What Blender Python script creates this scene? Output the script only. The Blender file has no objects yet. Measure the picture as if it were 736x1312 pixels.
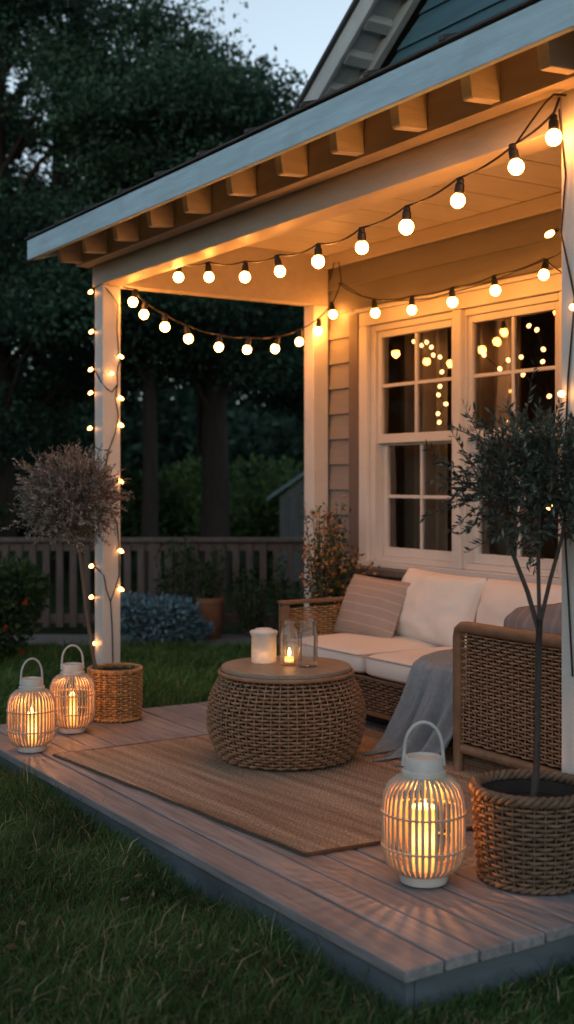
import bpy, math, random
import numpy as np
from mathutils import Vector, noise as mnoise
random.seed(7); RNG = np.random.default_rng(11)
sc = bpy.context.scene
C = bpy.context.collection
PI = math.pi
# ---------------------------------------------------------------- frame of the place
# X runs along the house wall, +Y into the house, deck top at z = 0, lawn at z = -0.14
AZ = math.atan(993 / 1547)
FX, FY = -math.cos(AZ), math.sin(AZ)          # looking direction along the ground
RX, RY = math.sin(AZ), math.cos(AZ)
EYE = 1.22
GZ = -0.14
def garden(t, u, z=GZ):
    return (FX * t + RX * u, FY * t + RY * u, z)

# ---------------------------------------------------------------- materials
def nt(m):
    m.use_nodes = True
    t = m.node_tree; t.nodes.clear()
    return t, t.nodes.new('ShaderNodeOutputMaterial')
def mat(name, col, rough=0.6, var=0.2, scale=6.0, stretch=(1, 1, 1), bump=0.0, bscale=60.0, bstretch=None,
        island=0.0, metallic=0.0, detail=5.0, dirt=0.0, dirtcol=(0.1, 0.08, 0.06), dscale=2.5, trans=0.0, spec=0.4, hue=None):
    m = bpy.data.materials.new(name)
    t, out = nt(m); N = t.nodes.new; L = t.links.new
    p = N('ShaderNodeBsdfPrincipled')
    tc = N('ShaderNodeTexCoord'); mp = N('ShaderNodeMapping'); mp.inputs['Scale'].default_value = stretch
    L(tc.outputs['Object'], mp.inputs['Vector'])
    nz = N('ShaderNodeTexNoise'); nz.inputs['Scale'].default_value = scale; nz.inputs['Detail'].default_value = detail
    nz.inputs['Roughness'].default_value = 0.65
    L(mp.outputs[0], nz.inputs['Vector'])
    mr = N('ShaderNodeMapRange'); mr.inputs[1].default_value = 0.3; mr.inputs[2].default_value = 0.7
    mr.inputs[3].default_value = 1 - var; mr.inputs[4].default_value = 1 + var
    L(nz.outputs['Fac'], mr.inputs[0])
    val = mr.outputs[0]
    if island:
        g = N('ShaderNodeNewGeometry'); r = N('ShaderNodeMapRange')
        r.inputs[3].default_value = 1 - island; r.inputs[4].default_value = 1 + island
        L(g.outputs['Random Per Island'], r.inputs[0])
        mu = N('ShaderNodeMath'); mu.operation = 'MULTIPLY'; L(val, mu.inputs[0]); L(r.outputs[0], mu.inputs[1]); val = mu.outputs[0]
    base = N('ShaderNodeRGB'); base.outputs[0].default_value = (*col, 1); cs = base.outputs[0]
    if hue:
        g2 = N('ShaderNodeNewGeometry'); rp = N('ShaderNodeValToRGB')
        els = rp.color_ramp.elements
        els[0].position = hue[0][0]; els[0].color = (*hue[0][1], 1); els[1].position = hue[1][0]; els[1].color = (*hue[1][1], 1)
        for q, c in hue[2:]:
            e = els.new(q); e.color = (*c, 1)
        L(g2.outputs['Random Per Island'], rp.inputs[0]); cs = rp.outputs[0]
    vm = N('ShaderNodeVectorMath'); vm.operation = 'SCALE'; L(cs, vm.inputs[0]); L(val, vm.inputs['Scale'])
    cs = vm.outputs[0]
    if dirt:
        n2 = N('ShaderNodeTexNoise'); n2.inputs['Scale'].default_value = dscale; n2.inputs['Detail'].default_value = 8
        L(tc.outputs['Object'], n2.inputs['Vector'])
        m2 = N('ShaderNodeMapRange'); m2.inputs[1].default_value = 0.5; m2.inputs[2].default_value = 0.75; m2.inputs[4].default_value = dirt
        L(n2.outputs['Fac'], m2.inputs[0])
        mx = N('ShaderNodeMix'); mx.data_type = 'RGBA'; L(m2.outputs[0], mx.inputs[0]); L(cs, mx.inputs[6]); mx.inputs[7].default_value = (*dirtcol, 1)
        cs = mx.outputs[2]
    L(cs, p.inputs['Base Color'])
    p.inputs['Roughness'].default_value = rough; p.inputs['Metallic'].default_value = metallic
    p.inputs['Specular IOR Level'].default_value = spec
    if bump:
        mb = N('ShaderNodeMapping'); mb.inputs['Scale'].default_value = bstretch or stretch
        L(tc.outputs['Object'], mb.inputs['Vector'])
        nb = N('ShaderNodeTexNoise'); nb.inputs['Scale'].default_value = bscale; nb.inputs['Detail'].default_value = 6
        L(mb.outputs[0], nb.inputs['Vector'])
        b = N('ShaderNodeBump'); b.inputs['Strength'].default_value = bump; b.inputs['Distance'].default_value = 0.01
        L(nb.outputs['Fac'], b.inputs['Height']); L(b.outputs[0], p.inputs['Normal'])
    if trans:
        tr = N('ShaderNodeBsdfTranslucent'); L(cs, tr.inputs['Color'])
        ms = N('ShaderNodeMixShader'); ms.inputs[0].default_value = trans
        L(p.outputs[0], ms.inputs[1]); L(tr.outputs[0], ms.inputs[2]); L(ms.outputs[0], out.inputs[0])
    else:
        L(p.outputs[0], out.inputs[0])
    return m
def emis(name, col, s):
    m = bpy.data.materials.new(name); t, out = nt(m)
    e = t.nodes.new('ShaderNodeEmission'); e.inputs[0].default_value = (*col, 1); e.inputs[1].default_value = s
    t.links.new(e.outputs[0], out.inputs[0]); return m
def clear_glass(name, tint=(0.95, 0.97, 0.96), ior=1.45, rough=0.02, add=0.0, wobble=0.0, refr_glow=0.0):
    m = bpy.data.materials.new(name); t, out = nt(m); N = t.nodes.new; L = t.links.new
    tr = N('ShaderNodeBsdfTransparent'); tr.inputs[0].default_value = (*tint, 1)
    gl = N('ShaderNodeBsdfGlossy'); gl.inputs['Roughness'].default_value = rough
    fr = N('ShaderNodeFresnel'); fr.inputs[0].default_value = ior
    ad = N('ShaderNodeMath'); ad.operation = 'ADD'; ad.use_clamp = True; ad.inputs[1].default_value = add; L(fr.outputs[0], ad.inputs[0])
    mx = N('ShaderNodeMixShader'); L(ad.outputs[0], mx.inputs[0]); L(tr.outputs[0], mx.inputs[1]); L(gl.outputs[0], mx.inputs[2])
    if wobble:
        tc = N('ShaderNodeTexCoord'); nz = N('ShaderNodeTexNoise'); nz.inputs['Scale'].default_value = 2.2; nz.inputs['Detail'].default_value = 1
        L(tc.outputs['Object'], nz.inputs['Vector']); b = N('ShaderNodeBump'); b.inputs['Strength'].default_value = wobble; b.inputs['Distance'].default_value = 0.05
        L(nz.outputs['Fac'], b.inputs['Height']); L(b.outputs[0], gl.inputs['Normal'])
    if refr_glow:  # pale diffuse share stands in for the glow of refracted light
        df = N('ShaderNodeBsdfTranslucent'); df.inputs[0].default_value = (0.8, 0.76, 0.72, 1); dd = N('ShaderNodeBsdfDiffuse'); dd.inputs[0].default_value = (0.8, 0.78, 0.75, 1)
        m1 = N('ShaderNodeMixShader'); L(df.outputs[0], m1.inputs[1]); L(dd.outputs[0], m1.inputs[2])
        m2 = N('ShaderNodeMixShader'); m2.inputs[0].default_value = refr_glow; L(mx.outputs[0], m2.inputs[1]); L(m1.outputs[0], m2.inputs[2]); mx = m2
    L(mx.outputs[0], out.inputs[0]); return m

def deck_mat():
    return mat('weathered_deck_wood', (0.265, 0.248, 0.254), 0.5, 0.34, 3.2, (1.0, 14, 14), 0.35, 9, (1.5, 40, 40), island=0.16, dirt=0.35, dirtcol=(0.15, 0.12, 0.11), dscale=3.0)
M = dict(
    deck=deck_mat(),
    deckside=mat('deck_skirt_paint', (0.105, 0.13, 0.15), 0.6, 0.2, 4, (1, 1, 6), 0.2, 30, dirt=0.6, dirtcol=(0.05, 0.05, 0.045)),
    white=mat('white_paint', (0.66, 0.63, 0.60), 0.42, 0.07, 3, (1, 1, 1), 0.12, 70, dirt=0.25, dirtcol=(0.5, 0.46, 0.42)),
    fascia=mat('fascia_paint', (0.47, 0.63, 0.72), 0.5, 0.16, 4, (0.6, 8, 8), 0.25, 14, (1.2, 30, 30), dirt=0.4, dirtcol=(0.30, 0.38, 0.42), dscale=5),
    cream=mat('cream_beam_paint', (0.56, 0.50, 0.45), 0.45, 0.08, 3, (1, 6, 6), 0.15, 25, (1, 10, 10), dirt=0.25, dirtcol=(0.45, 0.40, 0.35)),
    rafter=mat('rafter_paint', (0.66, 0.58, 0.50), 0.5, 0.12, 4, (8, 1, 8), 0.2, 25),
    frieze=mat('frieze_paint', (0.50, 0.43, 0.375), 0.5, 0.12, 3, (1, 8, 8), 0.2, 25, dirt=0.3, dirtcol=(0.36, 0.30, 0.26)),
    ceil=mat('ceiling_boards', (0.66, 0.59, 0.50), 0.4, 0.08, 3, (8, 1, 1), 0.12, 30, island=0.06),
    siding=mat('taupe_siding', (0.225, 0.205, 0.195), 0.55, 0.10, 3, (0.6, 6, 6), 0.2, 30, (2, 14, 14), island=0.06, dirt=0.25, dirtcol=(0.17, 0.14, 0.12)),
    teal=mat('teal_siding', (0.062, 0.135, 0.175), 0.6, 0.18, 4, (0.6, 8, 8), 0.3, 30, (2, 14, 14), island=0.10),
    trimdark=mat('taupe_trim', (0.15, 0.115, 0.10), 0.55, 0.12, 4, (4, 4, 0.8), 0.15, 40),
    roof=mat('dark_roof_metal', (0.055, 0.05, 0.05), 0.55, 0.3, 6, bump=0.3, bscale=30),
    soffit=mat('soffit_boards', (0.36, 0.30, 0.25), 0.6, 0.15, 4, (1, 8, 8), 0.2, 30),
    rake=mat('rake_paint', (0.46, 0.47, 0.47), 0.5, 0.12, 5, dirt=0.4, dirtcol=(0.25, 0.25, 0.25), bump=0.15),
    fence=mat('grey_fence_wood', (0.125, 0.095, 0.085), 0.8, 0.25, 4, (6, 6, 1), 0.4, 30, (10, 10, 1), island=0.22),
    wicker=mat('wicker_brown', (0.285, 0.165, 0.10), 0.55, 0.3, 24, bump=0.25, bscale=120, spec=0.3),
    wicker_dark=mat('wicker_walnut', (0.23, 0.14, 0.09), 0.55, 0.3, 24, bump=0.25, bscale=120, spec=0.3),
    wicker_gold=mat('wicker_golden', (0.42, 0.235, 0.10), 0.5, 0.3, 24, bump=0.25, bscale=120, spec=0.3),
    wicker_grey=mat('wicker_greyed', (0.17, 0.105, 0.068), 0.6, 0.38, 24, bump=0.3, bscale=120, spec=0.3),
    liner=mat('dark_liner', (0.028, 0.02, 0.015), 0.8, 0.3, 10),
    woodframe=mat('brown_wood', (0.215, 0.12, 0.07), 0.45, 0.25, 5, (3, 3, 3), 0.15, 50),
    tabletop=mat('grey_oak_top', (0.285, 0.225, 0.18), 0.45, 0.22, 4, (1.2, 14, 14), 0.2, 14, (1.5, 30, 30)),
    cushion=mat('cream_canvas', (0.80, 0.735, 0.675), 0.9, 0.04, 4, bump=0.35, bscale=320, spec=0.1),
    piping=mat('cream_piping', (0.48, 0.43, 0.39), 0.9, 0.05, 4, spec=0.1),
    throw=mat('blue_grey_wool', (0.27, 0.305, 0.34), 0.95, 0.12, 40, bump=0.5, bscale=260, spec=0.05),
    jute=None, lawn=None,
    blade=mat('grass_blade', (0.05, 0.08, 0.03), 0.65, 0.55, 2.2, trans=0.25, spec=0.15,
              hue=[(0.0, (0.03, 0.075, 0.022)), (0.55, (0.07, 0.14, 0.042)), (0.86, (0.11, 0.175, 0.06)), (0.925, (0.3, 0.24, 0.14)), (1.0, (0.46, 0.36, 0.23))]),
    blade_far=mat('grass_blade_far', (0.05, 0.08, 0.03), 0.65, 0.35, 1.2, trans=0.25, spec=0.15, hue=[(0.0, (0.05, 0.11, 0.03)), (0.6, (0.10, 0.20, 0.055)), (0.95, (0.15, 0.24, 0.08)), (1.0, (0.3, 0.26, 0.14))]),
    leaf=mat('tree_leaf', (0.03, 0.06, 0.03), 0.7, 0.75, 0.9, trans=0.2, spec=0.1, hue=[(0, (0.016, 0.042, 0.03)), (0.7, (0.043, 0.086, 0.058)), (1, (0.075, 0.125, 0.078))]),
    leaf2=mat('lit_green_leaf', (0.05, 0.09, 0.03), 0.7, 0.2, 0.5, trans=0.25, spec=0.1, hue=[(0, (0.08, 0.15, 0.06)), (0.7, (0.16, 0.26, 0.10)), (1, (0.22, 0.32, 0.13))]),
    bark=mat('dark_bark', (0.03, 0.022, 0.017), 0.9, 0.4, 5, (4, 4, 0.8), 0.8, 14, (6, 6, 1)),
    stem=mat('grey_brown_stem', (0.13, 0.095, 0.07), 0.8, 0.3, 12, (3, 3, 0.8), 0.4, 60),
    olivestem=mat('olive_bark', (0.06, 0.045, 0.038), 0.8, 0.3, 12, (3, 3, 0.8), 0.4, 60),
    olive=mat('olive_leaf', (0.06, 0.08, 0.05), 0.6, 0.15, 3, trans=0.15, spec=0.25, hue=[(0, (0.024, 0.040, 0.026)), (0.5, (0.05, 0.07, 0.05)), (0.8, (0.10, 0.125, 0.105)), (1, (0.20, 0.225, 0.21))]),
    silver=mat('silver_leaf', (0.2, 0.17, 0.15), 0.7, 0.15, 3, trans=0.15, spec=0.2, hue=[(0, (0.12, 0.10, 0.085)), (0.5, (0.26, 0.22, 0.19)), (1, (0.45, 0.38, 0.33))]),
    bluebush=mat('blue_grey_leaf', (0.07, 0.12, 0.15), 0.7, 0.15, 3, spec=0.15, hue=[(0, (0.06, 0.12, 0.15)), (0.6, (0.12, 0.22, 0.27)), (1, (0.21, 0.34, 0.39))]),
    shrub=mat('shrub_leaf', (0.04, 0.07, 0.03), 0.7, 0.15, 3, trans=0.2, spec=0.15, hue=[(0, (0.02, 0.045, 0.018)), (0.7, (0.04, 0.075, 0.03)), (1, (0.07, 0.11, 0.045))]),
    petal=mat('orange_petal', (0.6, 0.22, 0.05), 0.6, 0.15, 8, trans=0.3, spec=0.1, hue=[(0, (0.45, 0.14, 0.03)), (0.6, (0.68, 0.30, 0.08)), (1, (0.7, 0.5, 0.3))]),
    redpetal=mat('red_petal', (0.35, 0.06, 0.02), 0.6, 0.2, 8, trans=0.2, spec=0.1),
    terracotta=mat('terracotta', (0.26, 0.115, 0.06), 0.8, 0.2, 6, bump=0.2, bscale=60, dirt=0.4, dirtcol=(0.16, 0.09, 0.06), dscale=8),
    soil=mat('potting_soil', (0.02, 0.015, 0.01), 0.95, 0.4, 30, bump=0.9, bscale=50),
    darkpot=mat('charcoal_glaze', (0.045, 0.045, 0.05), 0.35, 0.2, 8),
    bamboo=mat('pale_bamboo', (0.50, 0.385, 0.28), 0.45, 0.22, 14, (1, 1, 1), 0.15, 80),
    capw=mat('whitewashed_wood', (0.60, 0.55, 0.50), 0.5, 0.14, 10, bump=0.15, bscale=60),
    handle=mat('pale_handle', (0.50, 0.49, 0.47), 0.4, 0.1, 10),
    black=mat('black_rubber', (0.012, 0.010, 0.009), 0.5, 0.2, 10),
    gravel=mat('pale_gravel', (0.17, 0.155, 0.15), 0.9, 0.45, 40, bump=1.0, bscale=45),
    concrete=mat('concrete', (0.25, 0.24, 0.22), 0.85, 0.2, 6, bump=0.3, bscale=60),
    inwall=mat('interior_plaster', (0.55, 0.40, 0.28), 0.8, 0.12, 2),
    infloor=mat('interior_floor', (0.16, 0.09, 0.05), 0.5, 0.2, 3),
    curtain=mat('linen_curtain', (0.62, 0.50, 0.39), 0.9, 0.08, 5, trans=0.35),
    shed=mat('shed_boards', (0.10, 0.10, 0.10), 0.8, 0.2, 4, (4, 4, 1)),
    shedroof=mat('slate_roof', (0.16, 0.21, 0.25), 0.7, 0.2, 6),
    ceramic=mat('milk_glass', (0.80, 0.75, 0.70), 0.3, 0.03, 4, trans=0.26),
    lid=mat('white_glaze', (0.72, 0.69, 0.66), 0.3, 0.03, 4),
    wax=None,
    bulb=emis('warm_bulb', (1.0, 0.345, 0.06), 78.0),
    fairy=emis('fairy_bulb', (1.0, 0.38, 0.085), 22.0),
    flame=emis('candle_flame', (1.0, 0.44, 0.11), 26.0),
    glass=clear_glass('window_glass', (0.90, 0.88, 0.85), 1.5, 0.012, 0.10, 0.06),
    jarglass=clear_glass('clear_jar_glass', (0.985, 0.985, 0.98), 1.22, 0.05, 0.03, 0.0, 0.10),
)
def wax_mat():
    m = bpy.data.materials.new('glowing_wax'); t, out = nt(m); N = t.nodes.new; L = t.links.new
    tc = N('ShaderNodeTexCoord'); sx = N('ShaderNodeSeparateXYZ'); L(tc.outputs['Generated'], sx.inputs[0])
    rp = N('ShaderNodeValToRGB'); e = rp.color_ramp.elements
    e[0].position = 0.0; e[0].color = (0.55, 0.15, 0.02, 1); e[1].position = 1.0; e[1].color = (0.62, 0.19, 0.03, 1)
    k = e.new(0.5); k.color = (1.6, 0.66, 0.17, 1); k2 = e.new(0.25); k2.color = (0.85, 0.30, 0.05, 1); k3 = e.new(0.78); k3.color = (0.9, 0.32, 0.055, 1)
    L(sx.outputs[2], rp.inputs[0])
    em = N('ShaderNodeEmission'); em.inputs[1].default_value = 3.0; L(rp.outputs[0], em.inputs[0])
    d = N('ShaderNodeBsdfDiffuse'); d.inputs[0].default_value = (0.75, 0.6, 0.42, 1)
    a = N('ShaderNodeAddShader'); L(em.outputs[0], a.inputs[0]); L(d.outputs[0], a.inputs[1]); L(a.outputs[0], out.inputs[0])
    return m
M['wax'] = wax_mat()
def stripe_mat(name, base, line, axis, freq, width, rough=0.9, wob=0.02, bump=0.3):
    m = bpy.data.materials.new(name); t, out = nt(m); N = t.nodes.new; L = t.links.new
    p = N('ShaderNodeBsdfPrincipled'); p.inputs['Roughness'].default_value = rough; p.inputs['Specular IOR Level'].default_value = 0.1
    tc = N('ShaderNodeTexCoord'); sx = N('ShaderNodeSeparateXYZ'); L(tc.outputs['Object'], sx.inputs[0])
    nz = N('ShaderNodeTexNoise'); nz.inputs['Scale'].default_value = 6; L(tc.outputs['Object'], nz.inputs['Vector'])
    ad = N('ShaderNodeMath'); ad.operation = 'MULTIPLY_ADD'; L(nz.outputs['Fac'], ad.inputs[0]); ad.inputs[1].default_value = wob; L(sx.outputs[axis], ad.inputs[2])
    mu = N('ShaderNodeMath'); mu.operation = 'MULTIPLY'; L(ad.outputs[0], mu.inputs[0]); mu.inputs[1].default_value = freq
    fr = N('ShaderNodeMath'); fr.operation = 'FRACT'; L(mu.outputs[0], fr.inputs[0])
    lt = N('ShaderNodeMapRange'); lt.inputs[1].default_value = width; lt.inputs[2].default_value = width * 0.6; L(fr.outputs[0], lt.inputs[0])
    mx = N('ShaderNodeMix'); mx.data_type = 'RGBA'; L(lt.outputs[0], mx.inputs[0]); mx.inputs[6].default_value = (*base, 1); mx.inputs[7].default_value = (*line, 1)
    n2 = N('ShaderNodeTexNoise'); n2.inputs['Scale'].default_value = 300; L(tc.outputs['Object'], n2.inputs['Vector'])
    b = N('ShaderNodeBump'); b.inputs['Strength'].default_value = bump; b.inputs['Distance'].default_value = 0.004
    L(n2.outputs['Fac'], b.inputs['Height']); L(b.outputs[0], p.inputs['Normal'])
    L(mx.outputs[2], p.inputs['Base Color']); L(p.outputs[0], out.inputs[0]); return m
M['stripe'] = stripe_mat('striped_linen', (0.40, 0.305, 0.255), (0.52, 0.415, 0.355), 1, 20, 0.13)
M['stripe_grey'] = stripe_mat('striped_grey_linen', (0.235, 0.20, 0.195), (0.275, 0.24, 0.23), 0, 14, 0.3)
def jute_mat():
    m = bpy.data.materials.new('jute_weave'); t, out = nt(m); N = t.nodes.new; L = t.links.new
    p = N('ShaderNodeBsdfPrincipled'); p.inputs['Roughness'].default_value = 0.95; p.inputs['Specular IOR Level'].default_value = 0.05
    tc = N('ShaderNodeTexCoord')
    mp = N('ShaderNodeMapping'); mp.inputs['Rotation'].default_value = (0, 0, -0.05); mp.inputs['Scale'].default_value = (1, 1, 1); L(tc.outputs['Object'], mp.inputs['Vector'])
    sx = N('ShaderNodeSeparateXYZ'); L(mp.outputs[0], sx.inputs[0])
    def sine(src, k):
        a = N('ShaderNodeMath'); a.operation = 'MULTIPLY'; L(src, a.inputs[0]); a.inputs[1].default_value = k
        b = N('ShaderNodeMath'); b.operation = 'SINE'; L(a.outputs[0], b.inputs[0]); return b.outputs[0]
    wx = sine(sx.outputs[0], 300); wy = sine(sx.outputs[1], 330)
    pr = N('ShaderNodeMath'); pr.operation = 'MULTIPLY'; L(wx, pr.inputs[0]); L(wy, pr.inputs[1])
    ab = N('ShaderNodeMath'); ab.operation = 'ABSOLUTE'; L(wy, ab.inputs[0])
    hs = N('ShaderNodeMath'); hs.operation = 'MULTIPLY_ADD'; L(pr.outputs[0], hs.inputs[0]); hs.inputs[1].default_value = 0.5; L(ab.outputs[0], hs.inputs[2])
    m3 = N('ShaderNodeMapping'); m3.inputs['Scale'].default_value = (0.7, 17, 1); L(mp.outputs[0], m3.inputs['Vector'])
    n1 = N('ShaderNodeTexNoise'); n1.inputs['Scale'].default_value = 1.4; n1.inputs['Detail'].default_value = 5; L(m3.outputs[0], n1.inputs['Vector'])
    n2 = N('ShaderNodeTexNoise'); n2.inputs['Scale'].default_value = 90; n2.inputs['Detail'].default_value = 4; L(mp.outputs[0], n2.inputs['Vector'])
    rp = N('ShaderNodeValToRGB'); e = rp.color_ramp.elements
    e[0].position = 0.33; e[0].color = (0.37, 0.255, 0.175, 1); e[1].position = 0.70; e[1].color = (0.70, 0.515, 0.37, 1)
    L(n1.outputs['Fac'], rp.inputs[0])
    mx = N('ShaderNodeMix'); mx.data_type = 'RGBA'; mx.blend_type = 'MULTIPLY'; mx.inputs[0].default_value = 0.75; L(rp.outputs[0], mx.inputs[6])
    r2 = N('ShaderNodeMapRange'); r2.inputs[1].default_value = 0.25; r2.inputs[2].default_value = 0.75; r2.inputs[3].default_value = 0.35; r2.inputs[4].default_value = 1.35; L(n2.outputs['Fac'], r2.inputs[0])
    L(r2.outputs[0], mx.inputs[7])
    r3 = N('ShaderNodeMapRange'); r3.inputs[1].default_value = -0.4; r3.inputs[2].default_value = 1.0; r3.inputs[3].default_value = 0.6; r3.inputs[4].default_value = 1.1; L(hs.outputs[0], r3.inputs[0])
    vm = N('ShaderNodeVectorMath'); vm.operation = 'SCALE'; L(mx.outputs[2], vm.inputs[0]); L(r3.outputs[0], vm.inputs['Scale'])
    L(vm.outputs[0], p.inputs['Base Color'])
    b = N('ShaderNodeBump'); b.inputs['Strength'].default_value = 0.8; b.inputs['Distance'].default_value = 0.006
    L(hs.outputs[0], b.inputs['Height']); L(b.outputs[0], p.inputs['Normal']); L(p.outputs[0], out.inputs[0]); return m
M['jute'] = jute_mat()
M['lawn'] = mat('lawn_soil', (0.020, 0.030, 0.011), 0.95, 0.45, 3, bump=0.8, bscale=30, dirt=0.4, dirtcol=(0.025, 0.02, 0.012), dscale=6, spec=0.05)

# ---------------------------------------------------------------- mesh helpers
class MB:
    def __init__(s): s.v = []; s.f = []
    def box(s, a, b):
        x0, y0, z0 = a; x1, y1, z1 = b; n = len(s.v)
        s.v += [(x0, y0, z0), (x1, y0, z0), (x1, y1, z0), (x0, y1, z0), (x0, y0, z1), (x1, y0, z1), (x1, y1, z1), (x0, y1, z1)]
        s.f += [tuple(n + i for i in q) for q in ((3, 2, 1, 0), (4, 5, 6, 7), (0, 1, 5, 4), (1, 2, 6, 5), (2, 3, 7, 6), (3, 0, 4, 7))]
        return s
    def hexa(s, pts):
        n = len(s.v); s.v += [tuple(p) for p in pts]
        s.f += [tuple(n + i for i in q) for q in ((3, 2, 1, 0), (4, 5, 6, 7), (0, 1, 5, 4), (1, 2, 6, 5), (2, 3, 7, 6), (3, 0, 4, 7))]
        return s
    def poly(s, pts):
        n = len(s.v); s.v += [tuple(p) for p in pts]; s.f.append(tuple(range(n, n + len(pts)))); return s
    def prism(s, pts, vec):
        n = len(s.v); k = len(pts)
        s.v += [tuple(p) for p in pts] + [tuple(np.array(p) + np.array(vec)) for p in pts]
        s.f.append(tuple(range(n + k - 1, n - 1, -1))); s.f.append(tuple(range(n + k, n + 2 * k)))
        for i in range(k):
            j = (i + 1) % k; s.f.append((n + i, n + j, n + k + j, n + k + i))
        return s
    def tube(s, pts, r, n=8, closed=False, flat=1.0, up=None):
        P = [Vector(p) for p in pts]; k = len(P)
        if not hasattr(r, '__len__'): r = [r] * k
        b0 = len(s.v); side = None
        for i in range(k):
            if closed: d = P[(i + 1) % k] - P[i - 1]
            else: d = P[min(i + 1, k - 1)] - P[max(i - 1, 0)]
            if d.length < 1e-9: d = Vector((0, 0, 1))
            d.normalize()
            if up is not None: ref = Vector(up)
            elif side is None: ref = Vector((0, 0, 1)) if abs(d.z) < 0.9 else Vector((1, 0, 0))
            else: ref = side
            a = ref - d * ref.dot(d)
            if a.length < 1e-6: a = Vector((1, 0, 0)) - d * d.x
            a.normalize(); side = a; b = d.cross(a)
            for j in range(n):
                t = 2 * PI * j / n
                s.v.append(tuple(P[i] + (a * math.cos(t) + b * math.sin(t) * flat) * r[i]))
        m = k if closed else k - 1
        for i in range(m):
            i2 = (i + 1) % k
            for j in range(n):
                j2 = (j + 1) % n
                s.f.append((b0 + i * n + j, b0 + i2 * n + j, b0 + i2 * n + j2, b0 + i * n + j2))
        if not closed:
            s.f.append(tuple(b0 + j for j in range(n - 1, -1, -1))); s.f.append(tuple(b0 + (k - 1) * n + j for j in range(n)))
        return s
    def lathe(s, prof, n=32, c=(0, 0, 0), flute=0, famp=0.0):
        b0 = len(s.v); k = len(prof)
        for r, z in prof:
            for j in range(n):
                t = 2 * PI * j / n; rr = r * (1 + famp * math.cos(flute * t)) if flute else r
                s.v.append((c[0] + rr * math.cos(t), c[1] + rr * math.sin(t), c[2] + z))
        for i in range(k - 1):
            for j in range(n):
                j2 = (j + 1) % n
                s.f.append((b0 + i * n + j, b0 + i * n + j2, b0 + (i + 1) * n + j2, b0 + (i + 1) * n + j))
        if prof[0][0] > 1e-4: s.f.append(tuple(b0 + j for j in range(n - 1, -1, -1)))
        if prof[-1][0] > 1e-4: s.f.append(tuple(b0 + (k - 1) * n + j for j in range(n)))
        return s
    def ball(s, c, r, n=12, zs=1.0):
        pr = [(r * math.sin(PI * i / n), -r * zs * math.cos(PI * i / n)) for i in range(n + 1)]
        pr[0] = (1e-5, pr[0][1]); pr[-1] = (1e-5, pr[-1][1]); return s.lathe(pr, n + 4, c)
    def mesh(s, name):
        me = bpy.data.meshes.new(name); me.from_pydata(s.v, [], s.f); me.update(); return me
def link(o, parent=None):
    C.objects.link(o)
    if parent is not None: o.parent = parent
    return o
def obj(name, mb, m, parent=None, smooth=False, loc=(0, 0, 0), rot=(0, 0, 0), bevel=0.0, auto=None):
    me = mb.mesh(name) if isinstance(mb, MB) else mb
    me.materials.clear(); me.materials.append(m)
    if smooth: me.polygons.foreach_set('use_smooth', [True] * len(me.polygons))
    if auto is not None:
        me.polygons.foreach_set('use_smooth', [True] * len(me.polygons))
        try: me.set_sharp_from_angle(angle=math.radians(auto))
        except Exception: pass
    o = bpy.data.objects.new(name, me); o.location = loc; o.rotation_euler = rot
    link(o, parent)
    if bevel:
        b = o.modifiers.new('bevel', 'BEVEL'); b.width = bevel; b.segments = 2; b.limit_method = 'ANGLE'
    return o
def tag(o, label, cat, group=None):
    o['label'] = label; o['category'] = cat
    if group: o['group'] = group
    return o
def thing(name, label, cat, loc=(0, 0, 0), rot=0.0, group=None):
    o = bpy.data.objects.new(name, None); o.empty_display_size = 0.1; o.location = loc; o.rotation_euler = (0, 0, rot)
    C.objects.link(o); return tag(o, label, cat, group)
def struct(name, mb, m, **k):
    o = obj(name, mb, m, **k); o['kind'] = 'structure'; return o
def np_mesh(name, V, per):
    """V: (n, per, 3) array of faces with `per` corners each"""
    n = V.shape[0]; me = bpy.data.meshes.new(name)
    me.vertices.add(n * per); me.vertices.foreach_set('co', V.reshape(-1).astype(np.float32))
    me.loops.add(n * per); me.loops.foreach_set('vertex_index', np.arange(n * per, dtype=np.int32))
    me.polygons.add(n); me.polygons.foreach_set('loop_start', np.arange(0, n * per, per, dtype=np.int32))
    try: me.polygons.foreach_set('loop_total', np.full(n, per, dtype=np.int32))
    except Exception: pass
    me.update(calc_edges=True); me.validate(); return me
def unit(a): return a / np.maximum(np.linalg.norm(a, axis=-1, keepdims=True), 1e-9)
def leaves_np(cen, direc, ln, wd):
    """diamond leaves starting at cen, pointing along direc"""
    n = len(cen); d = unit(direc); r = unit(np.cross(d, RNG.normal(size=(n, 3)))); nrm = np.cross(d, r)
    ln = ln[:, None]; wd = wd[:, None]
    return np.stack([cen, cen + d * ln * 0.42 + r * wd * 0.5 + nrm * ln * 0.06, cen + d * ln, cen + d * ln * 0.42 - r * wd * 0.5 + nrm * ln * 0.06], axis=1)

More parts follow.
